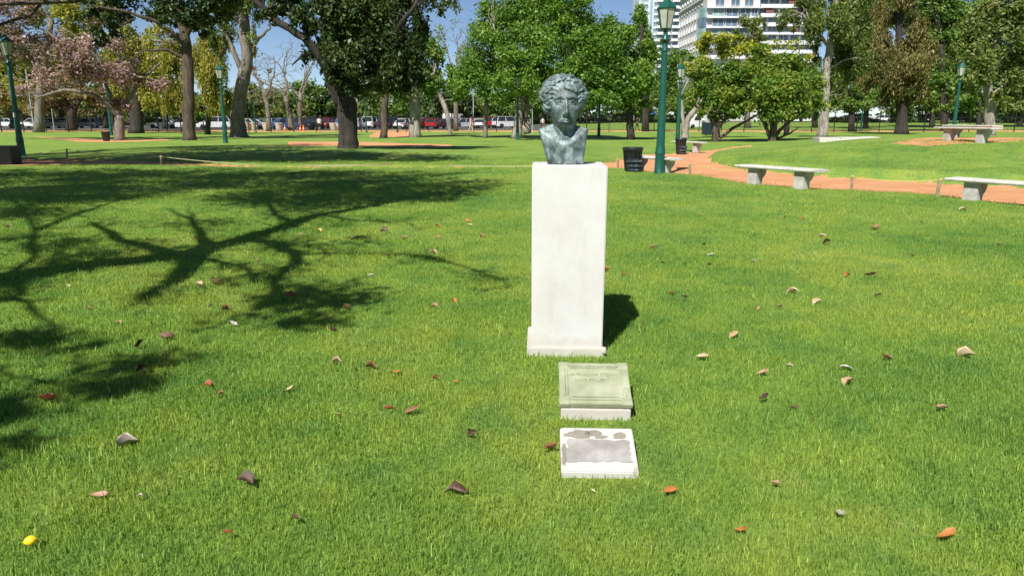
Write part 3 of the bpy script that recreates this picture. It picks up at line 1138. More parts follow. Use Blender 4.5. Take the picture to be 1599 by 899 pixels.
def tape(a, b, lab, sag=.06, w=.022):
    a, b = np.asarray(a, float), np.asarray(b, float)
    d = b - a
    L = np.linalg.norm(d)
    n = 24
    side = np.array([-d[1], d[0], 0]) / (np.linalg.norm(d[:2]) + 1e-9)
    mb = MB()
    vs, fs = [], []
    tw = random.uniform(2, 5)
    for k in range(n + 1):
        t = k / n
        p = a + d * t - np.array([0, 0, sag * 4 * t * (1 - t)])
        q = .5 * math.sin(t * tw)
        u = np.array([0, 0, 1]) * math.cos(q) + side * math.sin(q)
        nn = side * math.cos(q) - np.array([0, 0, 1]) * math.sin(q)
        for s, e in ((-1, -1), (1, -1), (1, 1), (-1, 1)):
            vs.append(p + u * s * w / 2 + nn * e * .0015)
    for k in range(n):
        for i in range(4):
            j = (i + 1) % 4
            fs.append((k * 4 + i, k * 4 + j, k * 4 + 4 + j, k * 4 + 4 + i))
    mb.add(vs, fs)
    o = mb.build('barrier_tape', 'tape' if a[0] > 0 else 'tape_pale')
    tag(o, lab, 'barrier tape', 'yellow barrier tapes')
tape(stake_top[1332], stake_top[1465], 'yellow tape between two stakes beside the right edge bench')
tape(stake_top[1078], at(1165, 267, 19.3), 'yellow tape from the lone gravel stake towards the lone bench', .03)
tape(stake_top[965], at(900, 257, 24.4), 'yellow tape running from the black bin behind the pedestal', .02)
tape(at(983, 250, 23.1), stake_top[965], 'short yellow tape end tied on the black bin', .0)
tape(stake_top[250.5], stake_top[105], 'yellow tape from the shaded stake to the black box', .04)
tape(at(-60, 250, 30.5), stake_top[105], 'yellow tape crossing in front of the black box', .04)
tape(stake_top[250.5], at(440, 258.5, 24.6), 'yellow tape trailing right from the shaded stake', .05)
tape(at(470, 258, 24.6), at(615, 255.5, 25.4), 'long pale tape lying along the far path left of the pedestal', .03, .035)
tape(at(700, 258, 24.8), at(830, 259, 24.3), 'dull tape lying behind the pedestal on its left', .02, .02)

# ------------------------------------------------------------------ iron fence
fence = thing('iron_fence', 'long black iron picket fence crossing behind the park lawn', 'fence', (0, 0, 0))
FY = 87.0
xs = np.arange(-72, 78, 2.6)
post_me = None
for x in xs:
    z = gz(x, FY)
    if post_me is None:
        mb = MB()
        mb.box((0, 0, .95), (.09, .09, 2.1))
        mb.lathe([(.02, 2.0), (.06, 2.04), (.05, 2.09), (.01, 2.14)], 8)
        o = mb.build('post', 'iron', fence)
        post_me = o.data
    else:
        o = link('post', post_me, fence)
    o.location = (x, FY, z)
rail_me = None
for z_ in (.22, 1.62):
    for i in range(len(xs) - 1):
        if rail_me is None:
            mb = MB()
            mb.box((1.3, 0, 0), (2.51, .035, .05))
            o = mb.build('rail', 'iron', fence)
            rail_me = o.data
        else:
            o = link('rail', rail_me, fence)
        o.location = (xs[i], FY, gz(xs[i], FY) + z_)
mb = MB()
for x in np.arange(-71.9, 75.2, .155):
    if abs((x + 72) % 2.6) < .1:
        continue
    z = gz(x, FY)
    mb.add([(x - .016, FY - .03, z + .08), (x + .016, FY - .03, z + .08), (x, FY - .045, z + .08), (x - .011, FY - .03, z + 1.75), (x + .011, FY - .03, z + 1.75), (x, FY - .045, z + 1.84)],
           [(0, 1, 4, 3), (1, 2, 5, 4), (2, 0, 3, 5), (3, 4, 5)])
o = mb.build('picket', 'iron', fence, fix=False)
o['kind'] = 'stuff'

# ------------------------------------------------------------------ trees
def leaves_np(C, dirs, size, droop=0.0, up=.5, aspect=.5):
    """C: leaf centres, dirs: outward vectors -> folded leaf quads"""
    n = len(C)
    r = rng.normal(size=(n, 3))
    r /= np.linalg.norm(r, axis=1, keepdims=True)
    nrm = r + dirs * .6 + np.array([0, 0, up])
    nrm /= np.linalg.norm(nrm, axis=1, keepdims=True) + 1e-9
    t = rng.normal(size=(n, 3))
    t[:, 2] -= droop
    t -= nrm * np.sum(t * nrm, 1, keepdims=True) * (1 - min(droop / 4, .8))
    t /= np.linalg.norm(t, axis=1, keepdims=True) + 1e-9
    b = np.cross(nrm, t)
    b /= np.linalg.norm(b, axis=1, keepdims=True) + 1e-9
    L = size * rng.uniform(.6, 1.35, (n, 1))
    Wd = L * aspect
    V = np.empty((n, 4, 3))
    V[:, 0] = C - t * L * .5
    V[:, 1] = C + b * Wd * .5 + nrm * L * .08
    V[:, 2] = C + t * L * .5 - nrm * L * .10
    V[:, 3] = C - b * Wd * .5 + nrm * L * .08
    return V.reshape(-1, 3), np.arange(4 * n).reshape(-1, 4)

def bend(a, b, n=5, amp=.12, sag=0.0):
    a, b = np.asarray(a, float), np.asarray(b, float)
    L = np.linalg.norm(b - a)
    o = rng.normal(size=3) * amp * L
    o2 = rng.normal(size=3) * amp * .5 * L
    pts = []
    for k in range(n + 1):
        t = k / n
        pts.append(a + (b - a) * t + o * math.sin(math.pi * t) + o2 * math.sin(2 * math.pi * t) + np.array([0, 0, -sag * L * t * t]))
    return pts

def tree(name, label, Y, trunk, limbs, lobes, leaf, bark, size=.2, cover=3.0, droop=0.0, twig=.5, clump=None, group='park trees', up=.5, aspect=.5, cat='tree', nb=8):
    s = 1.0 / F_PX                        # metres per pixel and metre of depth
    size, cover = size * 1.4, cover * 2.3
    p0 = at(trunk[0][0], trunk[0][1], Y)
    base = np.array([p0[0], Y, gz(p0[0], Y)])
    root = thing(name, label, cat, base, 0, group)
    W = MB()
    tp, tr = [], []
    for k, (px, py, r) in enumerate(trunk):
        p = at(px, py, Y)
        if k == 0:
            p[2] = base[2] - .15
        tp.append(p - base)
        tr.append(r * Y * s)
    # subdivide with small wander, root flare
    fp, fr = [tp[0]], [tr[0] * 1.25]
    for k in range(len(tp) - 1):
        for t in (.33, .66, 1.0):
            q = tp[k] + (tp[k + 1] - tp[k]) * t
            rr_ = tr[k] + (tr[k + 1] - tr[k]) * t
            if t < 1:
                q = q + rng.normal(size=3) * rr_ * .10
            fp.append(q)
            fr.append(rr_ * rng.uniform(.94, 1.06))
    W.tube(fp, fr, nb)
    skel = [(p, r) for p, r in zip(fp[2:], fr[2:])]
    for lim in limbs:
        pts, r0, r1 = lim[0], lim[1], lim[2]
        dy = lim[3] if len(lim) > 3 else rng.uniform(-.25, .25) * abs(pts[-1][0] - pts[0][0]) * Y * s
        P = []
        m = len(pts)
        for k, (px, py) in enumerate(pts):
            p = at(px, py, Y) - base
            p[1] += dy * k / (m - 1)
            P.append(p)
        fp2, fr2 = [], []
        for k in range(m - 1):
            for t in ((0, .33, .66) if k < m - 2 else (0, .33, .66, 1)):
                q = P[k] + (P[k + 1] - P[k]) * t
                u = (k + t) / (m - 1)
                rr_ = (r0 + (r1 - r0) * u) * Y * s
                fp2.append(q + rng.normal(size=3) * rr_ * .35 * (u > 0))
                fr2.append(rr_)
        W.tube(fp2, fr2, max(5, nb - 2))
        skel += list(zip(fp2, fr2))
    SK = np.array([p for p, r in skel])
    SR = np.array([r for p, r in skel])
    Vs, Qs, off = [], [], 0
    for lb in lobes:
        px, py, rx, ry = lb[:4]
        dy = lb[4] if len(lb) > 4 else 0.0
        dens = lb[5] if len(lb) > 5 else 1.0
        c = at(px, py, Y + dy) - base
        k = (Y + dy) * s
        RX, RZ = rx * k, ry * k
        RY = max(.8 * min(RX, RZ * 1.6), .5)
        cr = clump or .30
        nc = max(4, int(10 * dens * (rx * ry) / (30 * 30) * (.3 / cr) ** 1.3))
        nc = min(nc, 70)
        u = rng.normal(size=(nc, 3))
        u /= np.linalg.norm(u, axis=1, keepdims=True)
        rad = rng.uniform(.35, 1.0, (nc, 1)) ** .6
        cc = c + u * rad * np.array([RX, RY, RZ]) * .88
        n = int(cover * dens * math.pi * rx * ry / (max(size * aspect * size, .0005) / (k * k) * .55))
        per = np.maximum(3, (n / nc * rng.uniform(.5, 1.5, nc)).astype(int))
        for q in range(nc):
            crx = cr * np.array([max(RX, RZ * .7), RY, RZ]) * rng.uniform(.6, 1.25)
            if droop:
                crx = crx * np.array([.7, .7, 1.5])
            d = rng.normal(size=(per[q], 3)) * .55
            P = cc[q] + d * crx
            dn = d / (np.linalg.norm(d, axis=1, keepdims=True) + 1e-9)
            V, Q = leaves_np(P, dn, size, droop, up, aspect)
            Vs.append(V)
            Qs.append(Q + off)
            off += len(V)
            if rng.uniform() < twig:
                dd = np.linalg.norm(SK - cc[q], axis=1)
                j = int(np.argmin(dd + rng.uniform(0, .5, len(dd))))
                r0 = min(SR[j] * .5, .012 * dd[j] + .02)
                W.tube(bend(SK[j], cc[q], 4, .10), np.linspace(r0, .012, 5), 4, cap=False)
                if rng.uniform() < .7:
                    for _ in range(2):
                        e = cc[q] + rng.normal(size=3) * crx * .9
                        W.tube(bend(cc[q], e, 2, .12), [.014, .010, .006], 3, cap=False)
    W.build('trunk', bark, root, smooth=2, fix=False)
    if Vs:
        me = mesh_np('crown', np.concatenate(Vs), np.concatenate(Qs), leaf)
        link('crown', me, root)
    return root

def twisty(px0, py0, n, ang0, length, spread=.5, wob_=.35):
    """a wandering twig in picture units"""
    pts = [(px0, py0)]
    a = ang0
    for _ in range(n):
        a += random.uniform(-wob_, wob_)
        px0 += math.cos(a) * length / n
        py0 -= math.sin(a) * length / n
        pts.append((px0, py0))
    return pts, a

def bare_limbs(stem, depth=3, length=60, r=3.0):
    """recursive bare branching"""
    out = []
    def go(x, y, a, L, r_, d):
        pts, a2 = twisty(x, y, 4, a, L)
        out.append((pts, r_, r_ * .55))
        if d == 0:
            return
        for k in range(random.choice((2, 3))):
            i = random.choice((2, 3, 4))
            go(*pts[i], a2 + random.uniform(-.95, .95), L * random.uniform(.55, .8), r_ * .5, d - 1)
    for x, y, a in stem:
        go(x, y, a, length, r, depth)
    return out

# --- left side
pink_l = [([(187, 182), (176, 165), (158, 148), (120, 142), (92, 152)], 4.5, 1.5, -2), ([(187, 180), (198, 148), (213, 120), (236, 96)], 5.0, 1.8, 1.5),
          ([(176, 165), (160, 135), (140, 100), (120, 60)], 3.2, 1.0, 2), ([(200, 142), (180, 118), (152, 102), (100, 88)], 3.4, 1.0, -2), ([(213, 120), (205, 90), (190, 60)], 2.5, .8, -1),
          ([(150, 102), (90, 95), (40, 80)], 2, .7, 2), ([(120, 142), (70, 130), (20, 120)], 2, .7, -1), ([(140, 100), (80, 50), (30, 30)], 2, .6, -1), ([(213, 120), (240, 125), (262, 135)], 1.8, .7, 1)]
pink_l += bare_limbs([(120, 60, 2.2), (92, 152, 3.0), (190, 60, 1.4), (40, 80, 2.8), (236, 96, .9), (160, 135, 2.0), (100, 88, 2.6)], 2, 38, 1.1)
tree('blossom_tree', 'spreading pink blossom tree with forked grey trunk on the left lawn', 55, [(186, 217, 8), (187, 195, 7.5), (188, 180, 7)], pink_l,
     [(55, 85, 62, 42, 1, .6), (150, 95, 58, 40, -1, .7), (25, 30, 55, 38, 0, .55), (228, 118, 38, 26, 0, .55), (118, 55, 52, 34, 1, .35), (195, 150, 40, 24, 0, .35), (40, 135, 50, 28, -1, .3), (90, 120, 50, 26, 0, .5),
      (-40, 70, 50, 50, 0, .5), (20, -30, 70, 30, 0, .4), (120, 100, 36, 30, -2, .5)],
     'leaf_pink', 'bark_grey', .17, 1.7, twig=.8, clump=.26)
tree('broadleaf_tree', 'airy yellow-green tree rising behind the pink blossom at far left', 84, [(60, 205, 7), (62, 150, 6), (70, 90, 5), (80, 30, 4)],
     [([(70, 100), (100, 60), (120, 30)], 3, 1), ([(66, 110), (40, 70), (10, 40)], 3, 1)],
     [(118, 35, 42, 34, 0, .8), (70, 15, 44, 30, 1, .7), (115, 100, 34, 40, 2, .7), (20, 60, 34, 34, 2, .7), (150, 10, 36, 28, 0, .7), (30, 120, 40, 40, 4, .8), (90, -30, 70, 30)], 'leaf_willow', 'bark_grey', .26, 2.4)
tree('broadleaf_tree', 'stout dark trunked tree with hanging yellow foliage left of the straight trunk', 80, [(213, 208, 11), (212, 180, 10), (214, 140, 9), (216, 90, 7)],
     [([(214, 140), (240, 110), (262, 90)], 4, 1.5), ([(214, 130), (195, 100), (180, 70)], 4, 1.5)],
     [(235, 110, 36, 40, 0, .9), (205, 90, 40, 45, 1, .8), (255, 140, 24, 34, 0, .8), (230, 150, 26, 24, -1, .7), (180, 120, 30, 40, 2, .8)], 'leaf_willow', 'bark_dark', .24, 3.0, droop=1.5)
tree('broadleaf_tree', 'grey forked tree in the shade behind the left fence', 97, [(112, 203, 8), (112, 180, 7), (115, 165, 6)],
     [([(113, 175), (100, 155), (90, 140)], 4, 1.5), ([(114, 170), (130, 150), (150, 140)], 3.5, 1.2)],
     [(100, 140, 45, 24, 0, .7), (60, 155, 40, 24, 1, .8), (150, 150, 36, 22, 1, .7), (20, 150, 40, 30, 2, .9)], 'leaf_brown', 'bark_dark', .28, 3.0)
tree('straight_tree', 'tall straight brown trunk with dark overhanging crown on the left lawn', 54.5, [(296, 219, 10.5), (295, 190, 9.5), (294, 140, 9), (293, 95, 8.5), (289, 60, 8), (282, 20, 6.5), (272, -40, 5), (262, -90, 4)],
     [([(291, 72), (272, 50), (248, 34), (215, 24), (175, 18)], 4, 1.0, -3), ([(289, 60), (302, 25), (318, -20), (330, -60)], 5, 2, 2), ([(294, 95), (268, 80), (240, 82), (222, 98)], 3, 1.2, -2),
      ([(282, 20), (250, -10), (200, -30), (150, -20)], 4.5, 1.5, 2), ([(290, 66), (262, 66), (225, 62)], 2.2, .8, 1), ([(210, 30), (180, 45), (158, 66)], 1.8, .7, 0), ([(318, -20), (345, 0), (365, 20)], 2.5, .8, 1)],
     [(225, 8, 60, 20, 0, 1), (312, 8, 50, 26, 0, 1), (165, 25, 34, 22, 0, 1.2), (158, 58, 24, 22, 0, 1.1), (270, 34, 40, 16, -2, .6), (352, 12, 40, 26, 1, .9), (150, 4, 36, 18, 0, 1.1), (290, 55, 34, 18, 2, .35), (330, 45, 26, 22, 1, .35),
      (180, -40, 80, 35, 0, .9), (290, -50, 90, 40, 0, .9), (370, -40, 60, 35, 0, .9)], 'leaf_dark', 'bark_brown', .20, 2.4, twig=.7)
tree('willow_tree', 'drooping yellow-green willow behind the straight brown trunk', 74, [(324, 208, 4), (326, 170, 4), (330, 120, 3.5), (332, 70, 3)],
     [([(328, 130), (310, 90), (290, 70)], 2.5, 1), ([(330, 110), (350, 80), (365, 70)], 2.5, 1)],
     [(322, 120, 32, 42, 0, 1), (345, 150, 22, 34, 0, .9), (275, 125, 24, 40, 1, .8), (262, 155, 16, 24, 1, .8), (330, 80, 34, 34, 0, .8), (310, 165, 24, 18, -1, .8), (340, 175, 20, 14, 0, .7)], 'leaf_willow', 'bark_dark', .24, 3.2, droop=2.5, aspect=.3, twig=.4)
tree('eucalyptus_tree', 'thick pale leaning trunk beside the lamp on the left lawn', 62, [(373, 210, 15), (371, 190, 11.5), (374, 160, 10.5), (380, 125, 10), (386, 90, 9), (382, 50, 8), (376, 0, 7), (372, -50, 5)],
     [([(382, 120), (365, 80), (352, 50)], 5, 2), ([(386, 90), (405, 60), (425, 45)], 4, 1.5), ([(380, 40), (350, 10), (330, -10)], 4, 1.5)],
     [(368, 28, 42, 30, 0, .75), (348, 82, 26, 34, 0, .7), (402, 18, 34, 24, 0, .6), (395, 62, 20, 22, 0, .35), (340, 40, 30, 30, 0, .6), (380, -30, 70, 30)], 'leaf_olive', 'bark_grey', .22, 1.7, droop=1.2, aspect=.34)
# bare trees against the sky
tree('bare_tree', 'leafless twisting tree against blue sky left of the big dark tree', 96, [(455, 204, 4), (452, 180, 3.6), (446, 150, 3.2)],
     bare_limbs([(446, 152, 2.1), (448, 160, 1.1), (446, 150, 1.6)], 4, 40, 2.2), [(440, 165, 30, 16, 0, .10)], 'leaf_brown', 'bark_grey', .25, 1.2, twig=.3)
tree('bare_tree', 'second leafless tree with curling branches close to the dark trunk', 100, [(470, 205, 3.6), (468, 175, 3.2), (470, 145, 3)],
     bare_limbs([(470, 147, 1.3), (469, 155, 2.0), (470, 150, .8)], 4, 38, 2.0), [(470, 170, 24, 14, 0, .1)], 'leaf_brown', 'bark_grey', .25, 1.2, twig=.3)
tree('bare_tree', 'pale leafless tree beside the thick leaning trunk', 92, [(420, 204, 4), (418, 170, 3.5), (412, 140, 3)],
     bare_limbs([(412, 142, 1.9), (414, 150, 1.0)], 4, 40, 2.0), [(408, 100, 24, 20, 0, .15)], 'leaf_brown', 'bark_grey', .25, 1.2, twig=.3)
tree('bare_tree', 'slender lacy tree against the sky between the dark and bright crowns', 92, [(712, 204, 3.5), (712, 150, 3.2), (714, 110, 2.8)],
     bare_limbs([(714, 112, 1.5), (713, 120, 2.0), (714, 110, 1.0)], 4, 38, 1.8), [(705, 55, 26, 36, 0, .12), (730, 80, 20, 20, 0, .2)], 'leaf_mid', 'bark_grey', .25, 1.2, twig=.3)
# --- the big dark tree
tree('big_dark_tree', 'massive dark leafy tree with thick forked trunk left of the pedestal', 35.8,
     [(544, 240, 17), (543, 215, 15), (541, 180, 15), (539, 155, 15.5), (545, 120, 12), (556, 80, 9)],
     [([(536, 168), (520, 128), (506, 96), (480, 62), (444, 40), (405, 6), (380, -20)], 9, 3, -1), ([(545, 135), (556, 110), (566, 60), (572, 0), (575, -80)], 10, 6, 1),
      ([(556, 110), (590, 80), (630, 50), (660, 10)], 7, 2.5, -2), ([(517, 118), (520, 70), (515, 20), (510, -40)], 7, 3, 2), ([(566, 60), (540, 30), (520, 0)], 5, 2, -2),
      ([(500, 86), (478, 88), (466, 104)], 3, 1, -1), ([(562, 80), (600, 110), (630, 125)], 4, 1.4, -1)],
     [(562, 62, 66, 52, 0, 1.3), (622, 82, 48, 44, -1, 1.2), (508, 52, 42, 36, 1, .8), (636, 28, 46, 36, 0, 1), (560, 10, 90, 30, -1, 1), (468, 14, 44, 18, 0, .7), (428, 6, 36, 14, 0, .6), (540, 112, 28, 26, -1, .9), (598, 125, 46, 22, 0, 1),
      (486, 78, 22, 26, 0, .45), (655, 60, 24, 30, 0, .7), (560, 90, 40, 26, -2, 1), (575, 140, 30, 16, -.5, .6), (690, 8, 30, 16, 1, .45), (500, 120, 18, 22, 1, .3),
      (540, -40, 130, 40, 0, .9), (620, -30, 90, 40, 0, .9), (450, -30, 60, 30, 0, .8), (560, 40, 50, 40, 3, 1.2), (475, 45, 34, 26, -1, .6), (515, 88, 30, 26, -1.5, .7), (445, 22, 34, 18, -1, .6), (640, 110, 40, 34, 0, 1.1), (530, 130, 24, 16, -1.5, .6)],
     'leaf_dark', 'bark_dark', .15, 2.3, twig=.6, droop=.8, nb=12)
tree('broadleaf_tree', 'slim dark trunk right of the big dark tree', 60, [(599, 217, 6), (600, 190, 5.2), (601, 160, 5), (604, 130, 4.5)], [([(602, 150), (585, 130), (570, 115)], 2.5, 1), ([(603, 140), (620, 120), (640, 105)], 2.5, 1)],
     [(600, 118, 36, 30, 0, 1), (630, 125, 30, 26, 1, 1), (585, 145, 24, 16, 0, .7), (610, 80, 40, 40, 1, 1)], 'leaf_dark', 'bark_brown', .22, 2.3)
tree('broadleaf_tree', 'stout pale grey trunk near the gravel gap, dark leaves above', 62.5, [(649, 212, 9.5), (648, 190, 8.5), (647, 165, 8), (645, 135, 7)], [([(647, 150), (665, 130), (680, 110)], 4, 1.5), ([(646, 140), (630, 110), (620, 90)], 4, 1.5)],
     [(652, 118, 40, 34, 0, 1), (672, 140, 24, 18, 0, .8), (635, 150, 22, 14, -1, .6), (660, 80, 40, 34, 1, 1)], 'leaf_mid', 'bark_pale', .22, 2.2)
tree('leaning_tree', 'thin pale trunk leaning left between the parked cars and bright crown', 72, [(703, 209, 3.2), (701, 190, 3.5), (694, 165, 3.8), (683, 143, 3.8), (674, 128, 3)], [([(683, 143), (690, 120), (700, 105)], 2, .8)],
     [(690, 126, 30, 22, 0, .9), (715, 140, 24, 20, 0, .8), (670, 120, 20, 16, 0, .8)], 'leaf_mid', 'bark_pale', .24, 2.0)
# --- the bright green trees behind the bust
tree('leafy_tree', 'bright green leafy tree with slim trunk left of the bust', 62, [(757, 211, 3.6), (758, 190, 3.4), (759, 165, 3.2), (762, 140, 3)], [([(760, 155), (745, 130), (735, 110)], 2.2, .9), ([(762, 140), (780, 115), (795, 95)], 2.2, .9)],
     [(752, 105, 46, 40, 0, 1.1), (736, 135, 32, 26, 0, 1), (775, 135, 36, 28, -1, 1), (770, 70, 44, 40, 1, 1), (715, 120, 22, 26, 1, .8)], 'leaf_bright', 'bark_grey', .18, 2.2)
tree('leafy_tree', 'bright green tree on a pair of thick pale trunks just left of the bust', 60, [(806, 209, 8), (810, 185, 7), (814, 160, 6.5), (818, 130, 6)],
     [([(824, 209), (822, 185), (820, 160), (830, 130)], 7, 5, .8), ([(816, 140), (795, 110), (780, 80), (770, 40)], 4, 1.5), ([(818, 130), (840, 95), (860, 60)], 4, 1.5), ([(830, 130), (860, 120), (890, 110)], 3, 1.2)],
     [(812, 62, 62, 48, 0, 1.1), (850, 95, 58, 44, -1, 1.1), (800, 115, 50, 36, -1, 1), (860, 40, 60, 38, 1, 1), (830, 14, 70, 30, 1, 1), (770, 30, 40, 36, 1, .8), (840, 140, 44, 24, 0, 1), (880, 135, 40, 26, 0, 1), (830, -25, 80, 30, 0, .8), (808, 128, 30, 30, -6.5, 1.2), (800, 100, 34, 26, -6, 1)], 'leaf_bright', 'bark_pale', .18, 2.2)
tree('leafy_tree', 'widest bright green tree between the bust and the nearest lamp', 56, [(985, 208, 6), (984, 185, 5.5), (980, 155, 5), (975, 125, 5)],
     [([(982, 165), (955, 135), (925, 110), (900, 90)], 3.6, 1.2), ([(978, 140), (990, 110), (1000, 80)], 3.2, 1.2), ([(975, 125), (955, 85), (930, 50)], 3.2, 1.2)],
     [(935, 95, 58, 48, 0, 1.1), (975, 120, 44, 40, -1, 1.1), (905, 60, 50, 40, 1, 1), (890, 20, 46, 34, 2, 1), (960, 62, 40, 34, 0, 1), (930, 145, 50, 26, -1, 1), (985, 155, 36, 24, 0, 1), (1003, 130, 22, 34, 0, .9), (900, 125, 40, 30, -1, 1), (1000, 90, 22, 30, 1, .9), (900, -10, 40, 22, 0, .8), (990, 35, 20, 20, 1, .8)],
     'leaf_bright', 'bark_dark', .18, 2.2)
tree('leafy_tree', 'narrow dark tree whose top rises beside the white tower', 90, [(1008, 207, 5), (1008, 150, 4.5), (1005, 80, 4), (1000, 30, 3)], [], [(1000, 50, 18, 34, 0, 1), (1010, 100, 22, 36, 0, 1), (1030, 140, 24, 40, 0, 1), (995, 15, 12, 14, 0, .9), (1040, 170, 24, 22, 0, .9), (1045, 115, 18, 30, 0, .6), (1010, 38, 14, 28, 0, 1), (1016, 76, 16, 26, 0, 1), (1047, 88, 14, 20, 0, .6)], 'leaf_mid', 'bark_dark', .26, 2.2)
# --- low bushy trees
tree('bushy_tree', 'low bushy tree with several leaning stems beside the navy container', 52, [(1118, 218, 6), (1117, 205, 5.5), (1114, 190, 4.5), (1104, 168, 3.5)],
     [([(1120, 214), (1126, 195), (1140, 178), (1152, 160)], 4, 1.5), ([(1124, 215), (1145, 200), (1168, 188), (1188, 176)], 3, 1.2), ([(1114, 190), (1098, 172), (1085, 165), (1078, 150)], 3, 1.2), ([(1120, 200), (1124, 170), (1128, 140)], 3, 1.2)],
     [(1122, 135, 36, 34, 0, 1.1), (1096, 118, 26, 26, 0, .9), (1150, 160, 32, 22, -1, 1.1), (1150, 118, 30, 32, 0, 1.1), (1110, 165, 24, 18, 0, .9), (1130, 178, 30, 12, 0, .7), (1090, 145, 20, 18, 0, .7), (1130, 145, 50, 40, 0, 1.2), (1165, 140, 34, 40, 1, 1)], 'leaf_bush', 'bark_brown', .18, 2.6)
tree('bushy_tree', 'low bushy tree with fanned stems left of the pale straight trunk', 51.5, [(1207, 218, 6), (1207, 206, 5.5), (1210, 190, 4.5), (1216, 168, 3.5)],
     [([(1203, 216), (1196, 198), (1188, 182), (1180, 165)], 3.5, 1.3), ([(1210, 215), (1222, 198), (1238, 186), (1255, 172)], 3.5, 1.3), ([(1208, 214), (1202, 190), (1200, 160)], 3.2, 1.2), ([(1214, 216), (1235, 208), (1246, 200)], 2, .8)],
     [(1212, 125, 42, 36, 0, 1.1), (1252, 138, 36, 32, 0, 1.1), (1205, 168, 40, 18, -1, 1.1), (1184, 104, 30, 28, 1, 1), (1270, 165, 28, 18, 0, .9), (1240, 105, 34, 26, 0, 1), (1235, 175, 30, 14, 0, .8), (1178, 150, 26, 24, -1, 1), (1195, 82, 22, 16, 1, .6), (1220, 145, 56, 42, 0, 1.2), (1190, 130, 40, 40, 1, 1)], 'leaf_bush', 'bark_brown', .18, 2.6)
tree('yellow_tree', 'yellow-leaved tree with pale forked trunk behind the second lamp', 60, [(1069, 215, 6), (1070, 200, 5.5), (1076, 184, 4.5), (1088, 168, 4), (1104, 150, 3.5)],
     [([(1067, 213), (1066, 180), (1064, 150), (1062, 125)], 3.6, 2, .5), ([(1088, 168), (1096, 130), (1108, 90)], 2.5, 1), ([(1100, 150), (1130, 110), (1150, 85)], 2.5, 1), ([(1064, 150), (1080, 115), (1085, 95)], 2, .8)],
     [(1112, 72, 34, 20, 0, 1), (1148, 80, 32, 16, 0, 1), (1086, 104, 24, 18, 0, .6), (1132, 60, 22, 10, 0, .7), (1075, 140, 16, 18, 0, .3), (1160, 100, 24, 14, 1, .6), (1100, 96, 20, 12, -1, .7)], 'leaf_yellow', 'bark_pale', .20, 2.8)
tree('yellow_tree', 'thin yellowish tree between the bushy tree and the white balconies', 70, [(1228, 210, 3.6), (1228, 160, 3.3), (1225, 120, 3), (1222, 95, 2.4)], [([(1225, 120), (1245, 95), (1250, 75)], 1.8, .7), ([(1226, 130), (1205, 100), (1200, 85)], 1.8, .7)],
     [(1222, 92, 34, 14, 0, .7), (1250, 98, 24, 16, 0, .6), (1195, 92, 24, 16, 0, .7), (1215, 70, 26, 10, 0, .4), (1245, 70, 16, 10, 0, .4)], 'leaf_yellow', 'bark_dark', .22, 1.8)
tree('grey_tree', 'grey-green tree standing in front of the apartment bay windows', 118, [(1168, 203, 4), (1168, 150, 3.6), (1166, 90, 3)], [], [(1160, 48, 14, 20, 0, .8), (1168, 32, 14, 14, 0, .7), (1170, 82, 16, 20, 0, .9), (1185, 40, 12, 12, 0, .5), (1165, 110, 18, 20, 0, .8), (1158, 66, 12, 12, 0, .7), (1172, 58, 18, 24, -1, 1), (1152, 90, 16, 16, 0, .8), (1188, 72, 14, 16, 0, .6)], 'leaf_olive', 'bark_grey', .28, 2.4)
# --- right side
tree('eucalyptus_tree', 'tall eucalyptus with smooth pale trunk right of the bushy trees', 57, [(1284, 209, 9), (1287, 185, 7), (1289, 150, 6), (1291, 110, 6), (1296, 70, 5.6), (1303, 25, 5), (1310, -30, 4), (1315, -70, 3)],
     [([(1296, 75), (1280, 62), (1262, 45), (1240, 28), (1222, 22)], 2.8, 1, -2), ([(1303, 25), (1325, 5), (1345, -15)], 2.6, 1, 1), ([(1294, 85), (1315, 60), (1335, 45)], 2.4, .9, 1), ([(1291, 110), (1312, 95), (1330, 92)], 2, .8, -1)],
     [(1262, 20, 44, 20, 0, .7), (1328, 36, 36, 34, 0, .9), (1318, 92, 28, 32, 0, .7), (1238, 38, 24, 12, 0, .7), (1335, -5, 44, 26, 0, .9), (1345, 80, 24, 34, 0, .8), (1290, 6, 34, 18, 0, .7), (1270, 70, 16, 16, 0, .4), (1310, 130, 22, 26, 1, .6), (1265, 100, 20, 14, 0, .5), (1320, -50, 70, 30, 0, .8), (1300, 40, 40, 30, -1.5, .8), (1275, 45, 30, 22, -1, .6), (1330, 60, 36, 40, 1, 1)],
     'leaf_olive', 'bark_pale', .20, 3.0, droop=1.2, aspect=.34)
tree('cypress_tree', 'rust-brown drooping conifer in the right background', 74, [(1408, 206, 10), (1408, 180, 8), (1406, 130, 7), (1404, 70, 5.5), (1402, 20, 4)],
     [([(1406, 140), (1380, 120), (1360, 115)], 3, 1), ([(1405, 120), (1430, 100), (1450, 95)], 3, 1), ([(1404, 80), (1375, 60), (1358, 50)], 3, 1), ([(1403, 60), (1425, 40), (1445, 35)], 2.6, 1)],
     [(1400, 110, 44, 36, -1, 1.1), (1368, 75, 32, 30, 0, .9), (1432, 92, 34, 38, 0, 1), (1378, 140, 32, 22, 0, .9), (1420, 52, 36, 26, 0, .9), (1432, 135, 24, 20, -1, .9), (1395, 152, 26, 16, -1, .8), (1380, 40, 30, 24, 1, .9), (1350, 120, 18, 26, 1, .8), (1400, 10, 36, 24, 0, .8), (1425, 158, 18, 12, 0, .7)],
     'leaf_rust', 'bark_dark', .24, 2.4, droop=2.2, aspect=.34, twig=.4)
